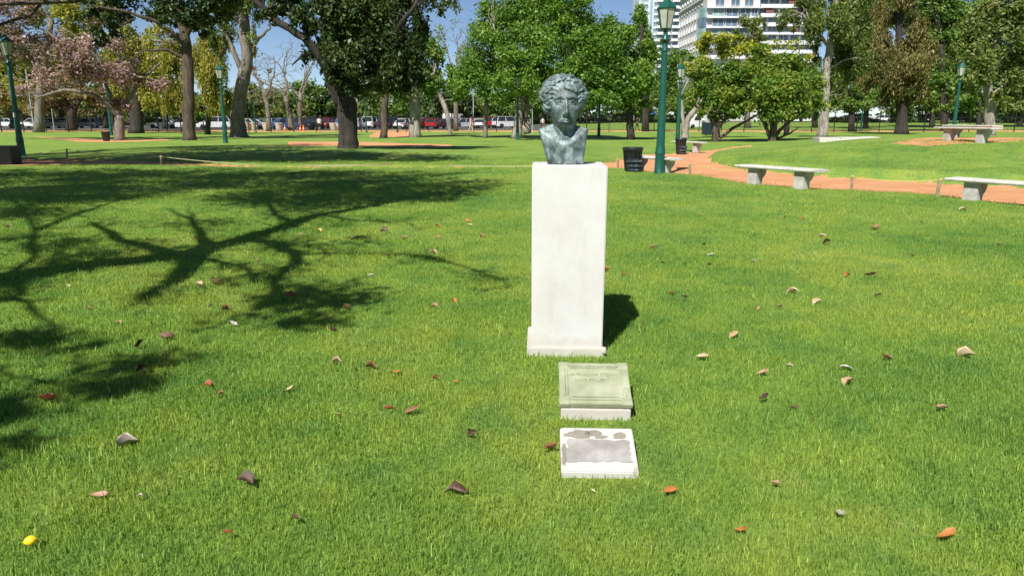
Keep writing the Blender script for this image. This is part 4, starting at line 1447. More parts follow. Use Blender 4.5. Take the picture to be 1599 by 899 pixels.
tree('broadleaf_tree', 'dense dark green tree between the rusty conifer and the right lamp', 92, [(1474, 205, 5), (1474, 170, 4.6), (1472, 120, 4), (1470, 70, 3.5)], [],
     [(1470, 130, 34, 30, 0, 1), (1455, 90, 30, 30, 1, 1), (1490, 100, 30, 34, 1, 1), (1470, 50, 40, 34, 1, 1), (1445, 28, 40, 30, 1, 1), (1500, 40, 36, 36, 0, 1), (1478, 158, 26, 14, 0, .8), (1440, -10, 60, 26, 0, .9), (1500, -5, 40, 26, 0, .9), (1438, 66, 18, 18, -4, .9)], 'leaf_mid', 'bark_dark', .28, 2.3)
tree('broadleaf_tree', 'mixed green tree behind the eucalyptus trunk', 88, [(1330, 206, 5), (1330, 170, 4.5), (1332, 120, 4)], [],
     [(1325, 150, 30, 24, 0, .9), (1350, 140, 26, 30, 1, .9), (1300, 160, 26, 22, 0, .8), (1340, 110, 30, 24, 1, .9), (1360, 30, 30, 34, 2, .9), (1345, 170, 26, 14, 0, .7), (1275, 140, 20, 26, 1, .8)], 'leaf_mid', 'bark_dark', .28, 2.2)
tree('plane_tree', 'large green tree with mottled pale trunk at the far right', 60, [(1545, 209, 8.5), (1545, 190, 7.5), (1546, 160, 7), (1542, 130, 6), (1548, 100, 5), (1556, 60, 4)],
     [([(1544, 140), (1525, 115), (1510, 95)], 3, 1), ([(1546, 110), (1570, 85), (1590, 70)], 3, 1), ([(1545, 150), (1570, 130), (1595, 120)], 2.6, 1)],
     [(1562, 62, 48, 38, 0, 1), (1528, 108, 34, 34, -1, 1), (1590, 115, 34, 38, 0, 1), (1512, 78, 26, 30, 0, .9), (1580, 18, 44, 30, 0, 1), (1594, 160, 26, 20, 0, .9), (1535, 35, 30, 28, 1, .9), (1508, 130, 20, 24, 0, .8), (1640, 90, 50, 60, 0, .9), (1570, 145, 20, 18, -1, .6), (1620, 30, 40, 40)],
     'leaf_olive', 'bark_pale', .22, 3.2)
# --- row of trees far behind the cars
kinds = ['leaf_mid', 'leaf_dark', 'leaf_olive', 'leaf_mid']
words_bg = {'leaf_mid': 'mid green', 'leaf_dark': 'dark green', 'leaf_olive': 'olive', 'leaf_brown': 'dry brown'}
bgx = [-60, -10, 30, 78, 130, 175, 225, 262, 312, 345, 392, 430, 478, 505, 560, 612, 668, 706, 742, 790, 850, 915, 975, 1035, 1075, 1250, 1330, 1392, 1445, 1500, 1555, 1610, 1660]
near_of = ['outside the left edge', 'at the left edge', 'behind the left lamp', 'right of the left lamp', 'left of the pink tree trunk', 'behind the pink tree trunk', 'behind the stout dark trunk', 'left of the straight trunk', 'right of the straight trunk',
           'left of the thick leaning trunk', 'right of the thick leaning trunk', 'under the bare trees', 'behind the bare trees', 'left of the big dark trunk', 'right of the big dark trunk', 'behind the slim dark trunk', 'behind the stout pale trunk',
           'behind the thin leaning trunk', 'left of the slim bright tree trunk', 'behind the pale trunk pair', 'behind the bust', 'right of the bust', 'left of the nearest lamp', 'behind the nearest lamp', 'behind the second lamp',
           'behind the fanned bushy tree', 'right of the eucalyptus trunk', 'behind the rusty conifer', 'right of the rusty conifer', 'behind the right lamp', 'behind the mottled trunk', 'at the right edge', 'outside the right edge']
for i, px in enumerate(bgx):
    Y = random.uniform(150, 168)
    top = random.uniform(128, 142) if px < 860 else random.uniform(70, 120)
    k = kinds[i % 4] if not (40 < px < 250) else 'leaf_brown' if i % 2 else 'leaf_olive'
    w = random.uniform(40, 50)
    mid = (top + 190) / 2
    tree('far_tree', f'distant {words_bg[k]} tree on the horizon {near_of[i]}', Y, [(px, 197, 2.6), (px + 1, 180, 2.3), (px, mid, 2)], [],
         [(px, mid - 4, w, (190 - top) * .42, 0, 1), (px - w * .6, mid + 12, w * .6, 16, 1, .9), (px + w * .6, mid + 10, w * .6, 17, -1, .9), (px + random.uniform(-8, 8), top + 14, w * .6, 14, 0, .9), (px, 184, w * 1.05, 8, 2, 1), (px, 191, w * 1.05, 6, 3, 1)],
         k, 'bark_dark', .5, 1.9, twig=.15, group='distant trees on the horizon', nb=5)

for px, Y, kk, lobes_, lab in (
        (1352, 112, 'leaf_mid', [(1350, 60, 34, 40), (1372, 20, 36, 34), (1340, 110, 30, 34), (1360, 150, 34, 26), (1395, -5, 40, 24)], 'tall green tree between the eucalyptus and the rusty conifer'),
        (1455, 122, 'leaf_olive', [(1455, 70, 36, 44), (1440, 120, 34, 36), (1470, 20, 40, 34), (1460, 160, 40, 20), (1425, 5, 34, 28)], 'tall olive tree rising behind the rusty conifer'),
        (1528, 120, 'leaf_mid', [(1528, 70, 34, 44), (1515, 120, 34, 36), (1540, 20, 36, 34), (1530, 160, 40, 20)], 'tall green tree behind the right lamp'),
        (1592, 126, 'leaf_dark', [(1592, 80, 34, 50), (1580, 130, 36, 36), (1600, 30, 36, 34), (1590, 168, 40, 16), (1630, 90, 34, 60)], 'tall dark tree behind the mottled trunk'),
        (1272, 120, 'leaf_mid', [(1272, 140, 34, 34), (1262, 170, 34, 16), (1290, 120, 24, 26)], 'green tree behind the fanned bushy tree'),
        (20, 112, 'leaf_olive', [(20, 110, 44, 40), (0, 150, 44, 28), (45, 150, 40, 28), (-30, 80, 50, 60)], 'olive tree in the shade behind the far left lamp'),
        (95, 116, 'leaf_brown', [(95, 120, 44, 34), (80, 155, 40, 24), (125, 150, 40, 26), (70, 90, 40, 30)], 'dry brown tree behind the left fence'),
        (165, 114, 'leaf_olive', [(165, 120, 40, 36), (150, 155, 36, 24), (195, 150, 36, 26), (180, 85, 36, 30)], 'olive tree behind the pink tree trunk fork'),
        (258, 110, 'leaf_willow', [(258, 110, 34, 44), (240, 150, 32, 28), (275, 155, 30, 26), (255, 70, 36, 30)], 'tall yellow-green tree left of the straight brown trunk')):
    tree('tall_tree', lab, Y, [(px, 202, 4), (px + 1, 170, 3.5), (px, 120, 3), (px, 70, 2.5)], [], lobes_, kk, 'bark_dark', .34, 2.2, twig=.25, nb=6)

# --- the big tree left of the camera whose branches shade the lawn
COT = 1 / math.tan(SUN_EL)
def cast(px, py, H):
    """the point at height H whose shadow falls on the lawn at this spot"""
    x, y = flat(px, py)
    return np.array([x + SX * COT * H, y + SY * COT * H, H])

def shade_tree():
    b = np.array([-8.6, 3.3, gz(-8.6, 3.3)])
    root = thing('shade_tree', 'large spreading tree left of the camera casting branch shadows on the lawn', 'tree', b, 0, 'park trees')
    W = MB()
    Vs, Qs, off = [], [], [0]
    def limb(pts, Hs, r0, r1):
        P = [cast(px, py, H) - b for (px, py), H in zip(pts, Hs)]
        fp, fr = [], []
        for k in range(len(P) - 1):
            for t in ((0, .5) if k < len(P) - 2 else (0, .5, 1)):
                q = P[k] + (P[k + 1] - P[k]) * t + rng.normal(size=3) * .03
                u = (k + t) / (len(P) - 1)
                fp.append(q)
                fr.append(r0 + (r1 - r0) * u)
        W.tube(fp, fr, 8)
        for _ in range(int(6 + len(pts) * 3.5) if pts[-1][1] < 500 else 4):
            k = random.randrange(len(pts) - 1)
            t = random.random()
            x_, y_ = pts[k][0] + (pts[k + 1][0] - pts[k][0]) * t, pts[k][1] + (pts[k + 1][1] - pts[k][1]) * t
            H_ = Hs[k] + (Hs[k + 1] - Hs[k]) * t
            a = random.uniform(0, 6.283)
            q = [cast(x_, y_, H_) - b]
            L_ = random.uniform(22, 55) * max(.5, (560 - y_) / 200 if y_ < 460 else .6)
            for m in range(3):
                a += random.uniform(-.6, .6)
                x_ += math.cos(a) * L_ / 3 * 1.6
                y_ += math.sin(a) * L_ / 3 * .40
                H_ += random.uniform(-.05, .3)
                if y_ < 262:
                    break
                q.append(cast(x_, y_, H_) - b)
            if len(q) > 1:
                W.tube(q, np.linspace(random.uniform(.016, .036), .008, len(q)), 5, cap=False)
                if random.random() < .5:
                    d = rng.normal(size=(14, 3))
                    V, Q = leaves_np(q[-1] + d * .12, d / np.linalg.norm(d, axis=1, keepdims=True), .10, .4, .6)
                    Vs.append(V)
                    Qs.append(Q + off[0])
                    off[0] += len(V)
        return fp
    J = cast(0, 440, 4.2) - b
    W.tube([(0, 0, -.2), (.05, .1, 1.2), (.3, .35, 2.4), J * .75 + np.array([.1, 0, .4]), J], [.62, .52, .46, .41, .37], 12)
    limb([(0, 440), (150, 415), (280, 402), (375, 374), (450, 352), (500, 335), (600, 318), (700, 300)], [4.2, 4.9, 5.5, 6.3, 6.9, 7.3, 8.0, 8.6], .33, .08)
    limb([(290, 400), (220, 384), (170, 362), (140, 346)], [5.5, 6.0, 6.5, 7.0], .13, .025)
    limb([(300, 403), (280, 438), (250, 460), (215, 482)], [5.6, 5.9, 6.2, 6.4], .15, .025)
    limb([(390, 374), (435, 381), (462, 400), (447, 425), (430, 452), (400, 486)], [6.4, 6.6, 6.8, 7.0, 7.1, 7.2], .12, .025)
    limb([(320, 403), (350, 415), (395, 431)], [5.7, 6.0, 6.2], .06, .02)
    limb([(325, 390), (322, 362), (300, 340), (260, 325)], [6.0, 6.6, 7.0, 7.4], .08, .02)
    limb([(470, 345), (440, 342), (422, 328), (410, 300)], [7.0, 7.3, 7.6, 8], .08, .03)
    limb([(600, 318), (560, 300), (480, 285), (380, 280)], [8, 8.5, 9, 9.3], .10, .03)
    limb([(500, 335), (560, 345), (640, 350)], [7.3, 7.6, 7.8], .05, .015)
    limb([(462, 400), (560, 398), (650, 401), (700, 411), (745, 427), (800, 452)], [6.8, 6.7, 6.5, 6.3, 6.1, 5.8], .035, .012)
    limb([(0, 440), (40, 455), (32, 468), (52, 488), (76, 514), (100, 540)], [4.2, 4.8, 5.2, 5.4, 5.6, 5.7], .045, .015)
    limb([(32, 468), (-10, 476)], [5.2, 5.5], .06, .03)
    limb([(0, 440), (60, 405), (60, 360), (30, 320), (0, 300)], [4.3, 5.5, 6.8, 8, 9], .05, .02)
    limb([(60, 360), (150, 320), (260, 295)], [6.8, 8, 9], .08, .03)
    limb([(0, 440), (-60, 520), (-20, 580), (60, 600), (180, 605)], [4.2, 4.6, 4.9, 5.0, 5.1], .03, .010)
    limb([(-20, 580), (-40, 640), (0, 690)], [4.9, 4.9, 5.0], .04, .015)
    limb([(60, 600), (160, 570), (280, 565)], [5.0, 5.3, 5.4], .03, .01)
    def blob(px, py, rx, ry, H, dens, n_cl=None, size=.15, s0=.16, s1=.42):
        k = flat(px, py)[1] / F_PX
        area = rx * ry / 400
        n = n_cl or max(3, int(area * 1.3))
        for _ in range(n):
            a, r_ = random.uniform(0, 6.283), random.random() ** .5
            qx, qy = px + rx * r_ * math.cos(a), py + ry * r_ * math.sin(a)
            c = cast(qx, qy, H + random.uniform(-.7, .9)) - b
            m = int(dens * random.uniform(.5, 1.5))
            sg = random.uniform(s0, s1)
            d = rng.normal(size=(m, 3))
            P = c + d * sg
            V, Q = leaves_np(P, d / (np.linalg.norm(d, axis=1, keepdims=True) + 1e-9), size, .4, .6)
            Vs.append(V)
            Qs.append(Q + off[0])
            off[0] += len(V)
    # crown over the far band of shade
    for px, py, rx, ry, H, dn in ((60, 283, 150, 14, 8.5, 70), (250, 282, 150, 14, 9, 75), (440, 285, 140, 14, 9.2, 75), (600, 288, 120, 13, 9, 75), (720, 290, 70, 10, 8.8, 45), (560, 306, 110, 10, 8.6, 70), (420, 308, 90, 10, 8.5, 55), (660, 306, 70, 9, 8.6, 50),
                                  (60, 305, 110, 14, 8.4, 70), (180, 300, 110, 10, 8.6, 50), (330, 271, 260, 6, 9.5, 80), (120, 270, 160, 6, 9.5, 80), (560, 272, 170, 6, 9.5, 75), (40, 330, 70, 10, 7.8, 40), (500, 322, 60, 8, 8.2, 40)):
        blob(px, py, rx, ry, H, dn, n_cl=int(rx * ry / 17))
    # looser sprays nearer by
    for px, py, rx, ry, H, dn, nc in ((505, 380, 90, 14, 6.8, 26, 12), (500, 465, 70, 16, 6.8, 34, 14), (485, 503, 60, 9, 6.8, 40, 10), (90, 405, 110, 18, 5.8, 30, 22), (180, 385, 90, 14, 6.3, 22, 12), (60, 375, 70, 10, 6.6, 25, 10), (60, 532, 80, 10, 5.6, 40, 14),
                                      (225, 568, 60, 10, 5.3, 42, 9), (180, 606, 62, 13, 5.1, 48, 13), (10, 640, 30, 26, 5.0, 45, 10), (0, 705, 14, 10, 5.0, 40, 4), (330, 345, 60, 8, 7.0, 20, 8), (240, 350, 90, 8, 7.0, 14, 8), (420, 430, 40, 10, 6.9, 20, 6),
                                      (120, 545, 50, 8, 5.4, 20, 6), (20, 450, 40, 10, 5, 30, 6), (380, 500, 30, 8, 6.8, 16, 4)):
        blob(px, py, rx * (.75 if py > 500 else 1), ry, H, dn * (.7 if py > 500 else 1.6), nc, .10 if py > 500 else .13, .05 if py > 500 else .10, .12 if py > 500 else .26)
    # the rest of the crown over and behind the trunk, out of the picture
    for _ in range(160):
        c = np.array([random.uniform(-9, -3.5), random.uniform(-7, 1), random.uniform(6.5, 10)])
        d = rng.normal(size=(40, 3))
        V, Q = leaves_np(c + d * .4, d / np.linalg.norm(d, axis=1, keepdims=True), .16, .4, .6)
        Vs.append(V)
        Qs.append(Q + off[0])
        off[0] += len(V)
    W.build('trunk', 'bark_brown', root, smooth=2, fix=False)
    link('crown', mesh_np('crown', np.concatenate(Vs), np.concatenate(Qs), 'leaf_mid'), root)
shade_tree()

def shade_tree_far():
    b = np.array([-25.0, 23.0, gz(-25, 23)])
    root = thing('shade_tree', 'tall leafy tree beyond the left edge shading the far lawn', 'tree', b, 0, 'park trees')
    W = MB()
    W.tube([(0, 0, -.2), (.1, .1, 2.5), (.3, .3, 5), (.8, .6, 8)], [.5, .4, .33, .24], 10)
    Vs, Qs, off = [], [], 0
    for px, py, rx, ry, H, n in ((380, 236, 120, 5, 9.8, 60), (430, 228, 90, 3, 10, 24), (470, 246, 120, 6, 9.6, 60), (320, 247, 130, 5, 9.4, 60), (200, 253, 100, 4, 9.2, 40), (600, 248, 110, 4, 9.8, 34)):
        for _ in range(n):
            a, r_ = random.uniform(0, 6.283), random.random() ** .5
            c = cast(px + rx * r_ * math.cos(a), py + ry * r_ * math.sin(a), H + random.uniform(-.4, .8)) - b
            d = rng.normal(size=(120, 3))
            V, Q = leaves_np(c + d * random.uniform(.3, .7), d / np.linalg.norm(d, axis=1, keepdims=True), .24, .4, .6)
            Vs.append(V)
            Qs.append(Q + off)
            off += len(V)
            if random.random() < .3:
                W.tube(bend((.3, .3, 5.5), c, 4, .08), np.linspace(.10, .02, 5), 5, cap=False)
    W.build('trunk', 'bark_brown', root, smooth=2, fix=False)
    link('crown', mesh_np('crown', np.concatenate(Vs), np.concatenate(Qs), 'leaf_mid'), root)
shade_tree_far()

# ------------------------------------------------------------------ parked cars
CARP = {}
def car_paint(col, name):
    if name not in CARP:
        CARP[name] = mat_paint(name + '_car_paint', col, .22, .0, .05, coat=.6)
    return CARP[name]
PAINT = {'white': (.72, .72, .72), 'silver': (.42, .44, .46), 'navy blue': (.012, .025, .07), 'mid blue': (.05, .13, .32), 'dark grey': (.05, .055, .06), 'black': (.012, .012, .013),
         'red': (.42, .012, .015), 'maroon': (.13, .015, .02), 'pale blue': (.30, .40, .52)}
DIM = {'hatchback': (4.0, 1.72, 1.50), 'sedan': (4.5, 1.76, 1.46), 'suv': (4.6, 1.86, 1.74), 'van': (5.2, 1.95, 2.25)}
CAR_MESH = {}

def car_parts(kind):
    L, Wd, H = DIM[kind]
    hl = L / 2
    wr = .32 if kind != 'suv' else .36
    xf, xr = hl - .82, -hl + .80
    belt = {'hatchback': .95, 'sedan': .93, 'suv': 1.06, 'van': 1.15}[kind]
    arch = lambda xc: [(xc - (wr + .06) * math.cos(a), .28 + (wr + .06) * math.sin(a)) for a in np.linspace(0, math.pi, 8)]
    low = [(-hl + .04, .32)] + arch(xr) + arch(xf) + [(hl - .03, .30), (hl, .45), (hl - .02, .66), (hl - .14, .76)]
    if kind == 'van':
        low += [(hl - .75, 1.05), (hl - .95, belt), (-hl + .02, belt), (-hl, .6)]
        cab = [(hl - .93, belt), (hl - 1.55, H - .08), (hl - 1.9, H), (-hl + .15, H), (-hl + .02, belt)]
    elif kind == 'sedan':
        low += [(hl - .55, .86), (hl - 1.15, belt), (-hl + .75, belt), (-hl + .08, .90), (-hl, .6)]
        cab = [(hl - 1.12, belt), (hl - 1.85, H - .03), (hl - 2.2, H), (-hl + 1.55, H), (-hl + 1.25, H - .04), (-hl + .55, belt)]
    else:
        low += [(hl - .50, belt - .08), (hl - 1.0, belt), (-hl + .06, belt), (-hl, .6)]
        cab = [(hl - .98, belt), (hl - 1.72, H - .04), (hl - 2.0, H), (-hl + .62, H), (-hl + .38, H - .05), (-hl + .08, belt)]
    out = []
    mb = MB()
    mb.prism(low, -Wd / 2, Wd / 2, 'y', inset=.05)
    out.append(('body', mb, 'PAINT', (0, 0, 0)))
    # glasshouse with leaning sides
    mb = MB()
    n = len(cab)
    zt = max(z for _, z in cab)
    vs = []
    for s in (-1, 1):
        for x, z in cab:
            t = (z - belt) / (zt - belt)
            vs.append((x, s * (Wd / 2 * (.95 - .17 * t)), z))
    fs = [tuple(range(n)), tuple(reversed(range(n, 2 * n)))] + [(i, (i + 1) % n, n + (i + 1) % n, n + i) for i in range(n)]
    mb.add(vs, fs)
    out.append(('windows', mb, 'PAINT' if kind == 'van' else 'glass', (0, 0, 0)))
    mb = MB()
    tops = [x for x, z in cab if z > zt - .09]
    x0, x1 = min(tops), max(tops)
    mb.box(((x0 + x1) / 2, 0, zt + .012), (x1 - x0, Wd * .79, .05))
    for s in (-1, 1):
        for i in ((0, 1), (n - 1, n - 2), (n // 2, n // 2)):
            pass
        mb.tube([vs[0 if s < 0 else n], vs[1 if s < 0 else n + 1]], .035, 4)
        mb.tube([vs[n - 1 if s < 0 else 2 * n - 1], vs[n - 2 if s < 0 else 2 * n - 2]], .05, 4)
        xm = (x0 + x1) / 2
        mb.tube([(xm, s * Wd / 2 * .955, belt), (xm - .05, s * Wd / 2 * .785, zt)], .04, 4)
    out.append(('roof', mb, 'PAINT', (0, 0, 0)))
    if kind == 'van':
        mb = MB()
        mb.prism([(hl - .98, belt + .05), (hl - 1.52, H - .2), (hl - 2.2, H - .2), (hl - 2.2, belt + .05)], -Wd / 2 * .96, Wd / 2 * .96, 'y')
        out.append(('side_window', mb, 'glass', (0, 0, 0)))
    for x in (xr, xf):
        for s in (-1, 1):
            mb = MB()
            pr = [(wr * .62, -.10), (wr * .95, -.10), (wr, -.07), (wr, .07), (wr * .95, .10), (wr * .62, .10)]
            mb.lathe(pr, 16)
            out.append(('wheel', mb, 'tyre', (x, s * (Wd / 2 - .10), wr), 'rim', wr))
    for s in (-1, 1):
        mb = MB()
        mb.box((hl - .05, s * (Wd / 2 - .25), .70), (.12, .36, .13))
        out.append(('headlight', mb, 'headlight', (0, 0, 0)))
        mb = MB()
        mb.box((-hl + .02, s * (Wd / 2 - .20), .80), (.08, .26, .16))
        out.append(('taillight', mb, 'taillight', (0, 0, 0)))
    mb = MB()
    mb.box((hl - .0, 0, .42), (.10, Wd * .86, .17))
    mb.box((-hl + .0, 0, .42), (.10, Wd * .86, .17))
    out.append(('bumper', mb, 'trim', (0, 0, 0)))
    return out

def car(kind, colour, px, Y, head, label):
    x = (px - CX) / F_PX * Y * .975
    r = thing('parked_car' if kind != 'van' else 'parked_van', label, 'car' if kind != 'van' else 'van', (x, Y, gz(x, Y)), R(head), 'cars parked beyond the fence')
    if kind not in CAR_MESH:
        lst = []
        for p in car_parts(kind):
            o = p[1].build(p[0], 'trim' if p[2] == 'PAINT' else p[2], None, smooth=1)
            me = o.data
            bpy.data.objects.remove(o)
            rim = None
            if len(p) > 4:
                mb = MB()
                mb.lathe([(.02, -.085), (p[5] * .6, -.075), (p[5] * .64, -.06), (p[5] * .64, .06), (p[5] * .6, .075), (.02, .085)], 12)
                o2 = mb.build('rim', 'rim', None, smooth=1)
                rim = o2.data
                bpy.data.objects.remove(o2)
            lst.append((p[0], me, p[2], p[3], rim))
        CAR_MESH[kind] = lst
    for nm, me, mt, loc, rim in CAR_MESH[kind]:
        if mt == 'PAINT':
            key = me.name + colour
            m2 = bpy.data.meshes.get(key)
            if m2 is None:
                m2 = me.copy()
                m2.name = key
                m2.materials[0] = car_paint(PAINT[colour], colour.replace(' ', '_'))
            me = m2
        o = link(nm, me, r, loc)
        if nm == 'wheel':
            o.rotation_euler = (R(90), 0, 0)
            link('rim', rim, o)
    return r

CARS = [('suv', 'white', 333, 108, 200, 'white four wheel drive car between straight trunk and thick leaning trunk'),
        ('sedan', 'white', 386, 109, 160, 'white sedan just right of the thick leaning trunk'),
        ('hatchback', 'pale blue', 413, 112, 235, 'pale blue hatchback beside a planter under the bare trees'),
        ('sedan', 'mid blue', 440, 107, 222, 'blue sedan facing the fence under the bare trees'),
        ('suv', 'dark grey', 468, 109, 205, 'dark grey four wheel drive right of the blue sedan'),
        ('hatchback', 'black', 487, 106, 255, 'black hatchback left of the red car, near the big dark trunk'),
        ('hatchback', 'red', 508, 112, 262, 'red hatchback left of the big dark trunk'),
        ('sedan', 'mid blue', 532, 116, 210, 'blue car half hidden by the big dark trunk'),
        ('hatchback', 'white', 562, 109, 70, 'white hatchback just right of the big dark trunk'),
        ('suv', 'white', 583, 111, 75, 'white four wheel drive left of the slim dark trunk'),
        ('suv', 'navy blue', 612, 110, 60, 'navy four wheel drive right of the slim dark trunk'),
        ('sedan', 'white', 634, 110, 65, 'white sedan left of the stout pale trunk'),
        ('sedan', 'maroon', 664, 112, 55, 'maroon sedan right of the stout pale trunk'),
        ('hatchback', 'red', 680, 112, 70, 'red hatchback beside the thin leaning trunk'),
        ('sedan', 'navy blue', 695, 114, 200, 'navy sedan behind the thin leaning trunk'),
        ('van', 'white', 711, 128, 60, 'white van behind the silver sedan and thin leaning trunk'),
        ('sedan', 'silver', 722, 116, 205, 'silver sedan in front of the white van'),
        ('hatchback', 'red', 740, 124, 95, 'red hatchback left of the slim bright tree trunk'),
        ('suv', 'red', 767, 120, 75, 'bright red car right of the slim bright tree trunk'),
        ('suv', 'white', 792, 116, 30, 'white four wheel drive left of the pale trunk pair'),
        ('hatchback', 'silver', 655, 120, 80, 'silver hatchback facing out beside the stout pale trunk'),
        ('sedan', 'white', 750, 117, 85, 'white sedan facing out between the two red cars'),
        ('hatchback', 'dark grey', 548, 112, 95, 'dark grey hatchback mostly behind the big dark trunk'),
        ('sedan', 'dark grey', 575, 126, 180, 'dark grey sedan in the second row right of the big trunk'),
        ('sedan', 'silver', 645, 127, 180, 'silver sedan in the second row behind the stout pale trunk'),
        ('sedan', 'navy blue', 760, 130, 180, 'navy sedan in the second row near the bright trees'),
        ('hatchback', 'silver', 425, 127, 180, 'silver hatchback in the second row under the bare trees'),
        ('sedan', 'dark grey', 370, 128, 180, 'dark grey sedan in the second row behind the leaning trunk'),
        ('sedan', 'white', 52, 122, 178, 'white sedan in deep shade behind the far left lamp'),
        ('sedan', 'black', 85, 116, 185, 'black sedan in shade beyond the left fence'),
        ('hatchback', 'silver', 134, 120, 183, 'silver hatchback in shade left of the pink tree trunk'),
        ('sedan', 'white', 255, 118, 183, 'white sedan left of the straight brown trunk'),
        ('hatchback', 'white', 282, 112, 200, 'white hatchback half hidden by the straight brown trunk'),
        ('sedan', 'white', 8, 124, 178, 'white sedan at the far left edge beyond the fence'),
        ('van', 'mid blue', 1019, 178, 170, 'blue van seen just left of the nearest lamp'),
        ('van', 'white', 1094, 112, 195, 'white van behind the navy container'),
        ('sedan', 'white', 1376, 178, 178, 'white sedan far behind the small far lamp'),
        ('van', 'white', 1438, 177, 178, 'white delivery van far behind the fence near the rusty conifer'),
        ('sedan', 'silver', 1513, 178, 185, 'silver sedan far right of the right lamp'),
        ('sedan', 'pale blue', 1530, 182, 185, 'pale blue sedan left of the mottled trunk'),
        ('sedan', 'navy blue', 1322, 182, 180, 'navy sedan far right of the eucalyptus trunk')]
for c_ in CARS:
    car(*c_)

# ------------------------------------------------------------------ planters, cones, poles, bollards near the fence
def planter(px, Y, lab, plant):
    x = (px - CX) / F_PX * Y * .975
    r = thing('planter', lab, 'planter', (x, Y, gz(x, Y)), 0, 'concrete planters along the pavement')
    mb = MB()
    mb.lathe([(.34, 0), (.36, .05), (.52, .85), (.56, .86), (.56, .96), (.50, .97), (.46, .88), (.02, .86)], 16)
    mb.build('pot', 'concrete', r, smooth=True)
    if plant:
        d = rng.normal(size=(90, 3))
        P = np.array([0, 0, 1.3]) + d * np.array([.24, .24, .24])
        V, Q = leaves_np(P, d / np.linalg.norm(d, axis=1, keepdims=True), .22, 0, .6)
        link('plant', mesh_np('plant', V, Q, 'leaf_mid'), r)
for i, (px, Y, pl_) in enumerate([(384, 98, 0), (394, 98.5, 0), (415, 98, 1), (435, 98.5, 0), (455, 98, 0), (520, 98, 0)]):
    planter(px, Y, ['leftmost round concrete planter at the leaning trunk', 'second round concrete planter from the leaning trunk', 'round concrete planter holding a green bush', 'round concrete planter in front of the blue sedan',
                    'round concrete planter beside the orange cones', 'round concrete planter at the big dark trunk'][i], pl_)
M['cone'] = mat_paint('orange_cone', (.75, .16, .02), .5)
for px, lab in ((444, 'left orange traffic cone in front of the blue sedan'), (468, 'middle orange traffic cone in front of the grey car'), (473, 'right orange traffic cone near the black hatchback')):
    x, Y = (px - CX) / F_PX * 94 * .975, 94
    r = thing('traffic_cone', lab, 'traffic cone', (x, Y, gz(x, Y)), 0, 'orange traffic cones')
    mb = MB()
    mb.box((0, 0, .02), (.42, .42, .04))
    mb.build('foot', 'cone', r)
    mb = MB()
    mb.lathe([(.17, .04), (.13, .25), (.12, .27)], 12)
    mb.lathe([(.10, .40), (.03, .75)], 12)
    mb.build('cone', 'cone', r, smooth=True)
    mb = MB()
    mb.lathe([(.123, .27), (.10, .40)], 12)
    mb.build('reflective_band', 'render_white', r, smooth=True)
M['pole_grey'] = mat_paint('galvanised_pole', (.32, .35, .37), .45)
def pole(px, Y, hpx, r_, mat, lab, top=True):
    x = (px - CX) / F_PX * Y * .985
    z = gz(x, Y)
    hh = at(px, hpx, Y)[2] - z
    r = thing('street_pole', lab, 'pole', (x, Y, z), 0, 'street poles near the fence')
    mb = MB()
    mb.tube([(0, 0, -.1), (0, 0, hh * .5), (0, 0, hh)], [r_, r_ * .85, r_ * .7], 8)
    mb.build('shaft', mat, r, smooth=True)
    mb = MB()
    mb.lathe([(r_ * 1.6, -.05), (r_ * 1.6, .12), (r_ * 1.1, .18)], 10)
    mb.build('foot', mat, r)
    if top:
        mb = MB()
        mb.tube([(0, 0, hh - .05), (.15, 0, hh + .15), (.8, 0, hh + .25)], .035, 6)
        mb.build('arm', mat, r)
        mb = MB()
        mb.box((1.0, 0, hh + .25), (.5, .2, .09))
        mb.build('lamp_head', mat, r, bevel=.02)
pole(59, 86, 108, .09, 'pole_grey', 'thin pale grey pole right of the far left lamp')
pole(90, 95, 170, .06, 'pole_grey', 'short grey pole behind the left fence', False)
pole(574, 84, 150, .09, 'lamp_green', 'dark green pole right of the big dark trunk', False)
pole(622, 85, 165, .08, 'iron', 'dark pole left of the stout pale trunk', False)
pole(402, 84, 155, .08, 'lamp_green', 'thin green pole beside the white sedan', False)
pole(831, 80, 165, .05, 'pole_grey', 'thin grey pole immediately left of the bust', False)
pole(265, 98, 150, .06, 'pole_grey', 'thin pale pole left of the straight trunk', False)
pole(740, 120, 130, .09, 'pole_grey', 'tall grey light pole among the parked cars', True)

# small red and white sign on a post behind the fence
x, Y = (987 - CX) / F_PX * 92 * .975, 92
M['sign_red'] = mat_paint('sign_red', (.55, .05, .06), .5)
r = thing('road_sign', 'small red and white sign on a post left of the nearest lamp', 'sign', (x, Y, gz(x, Y)))
mb = MB()
mb.tube([(0, 0, -.1), (0, 0, 2.0)], .035, 6)
mb.build('post', 'pole_grey', r)
mb = MB()
mb.box((0, -.05, 1.55), (.42, .03, .55))
mb.build('panel', 'render_white', r)
mb = MB()
mb.box((0, -.07, 1.68), (.36, .012, .18))
mb.build('red_field', 'sign_red', r)

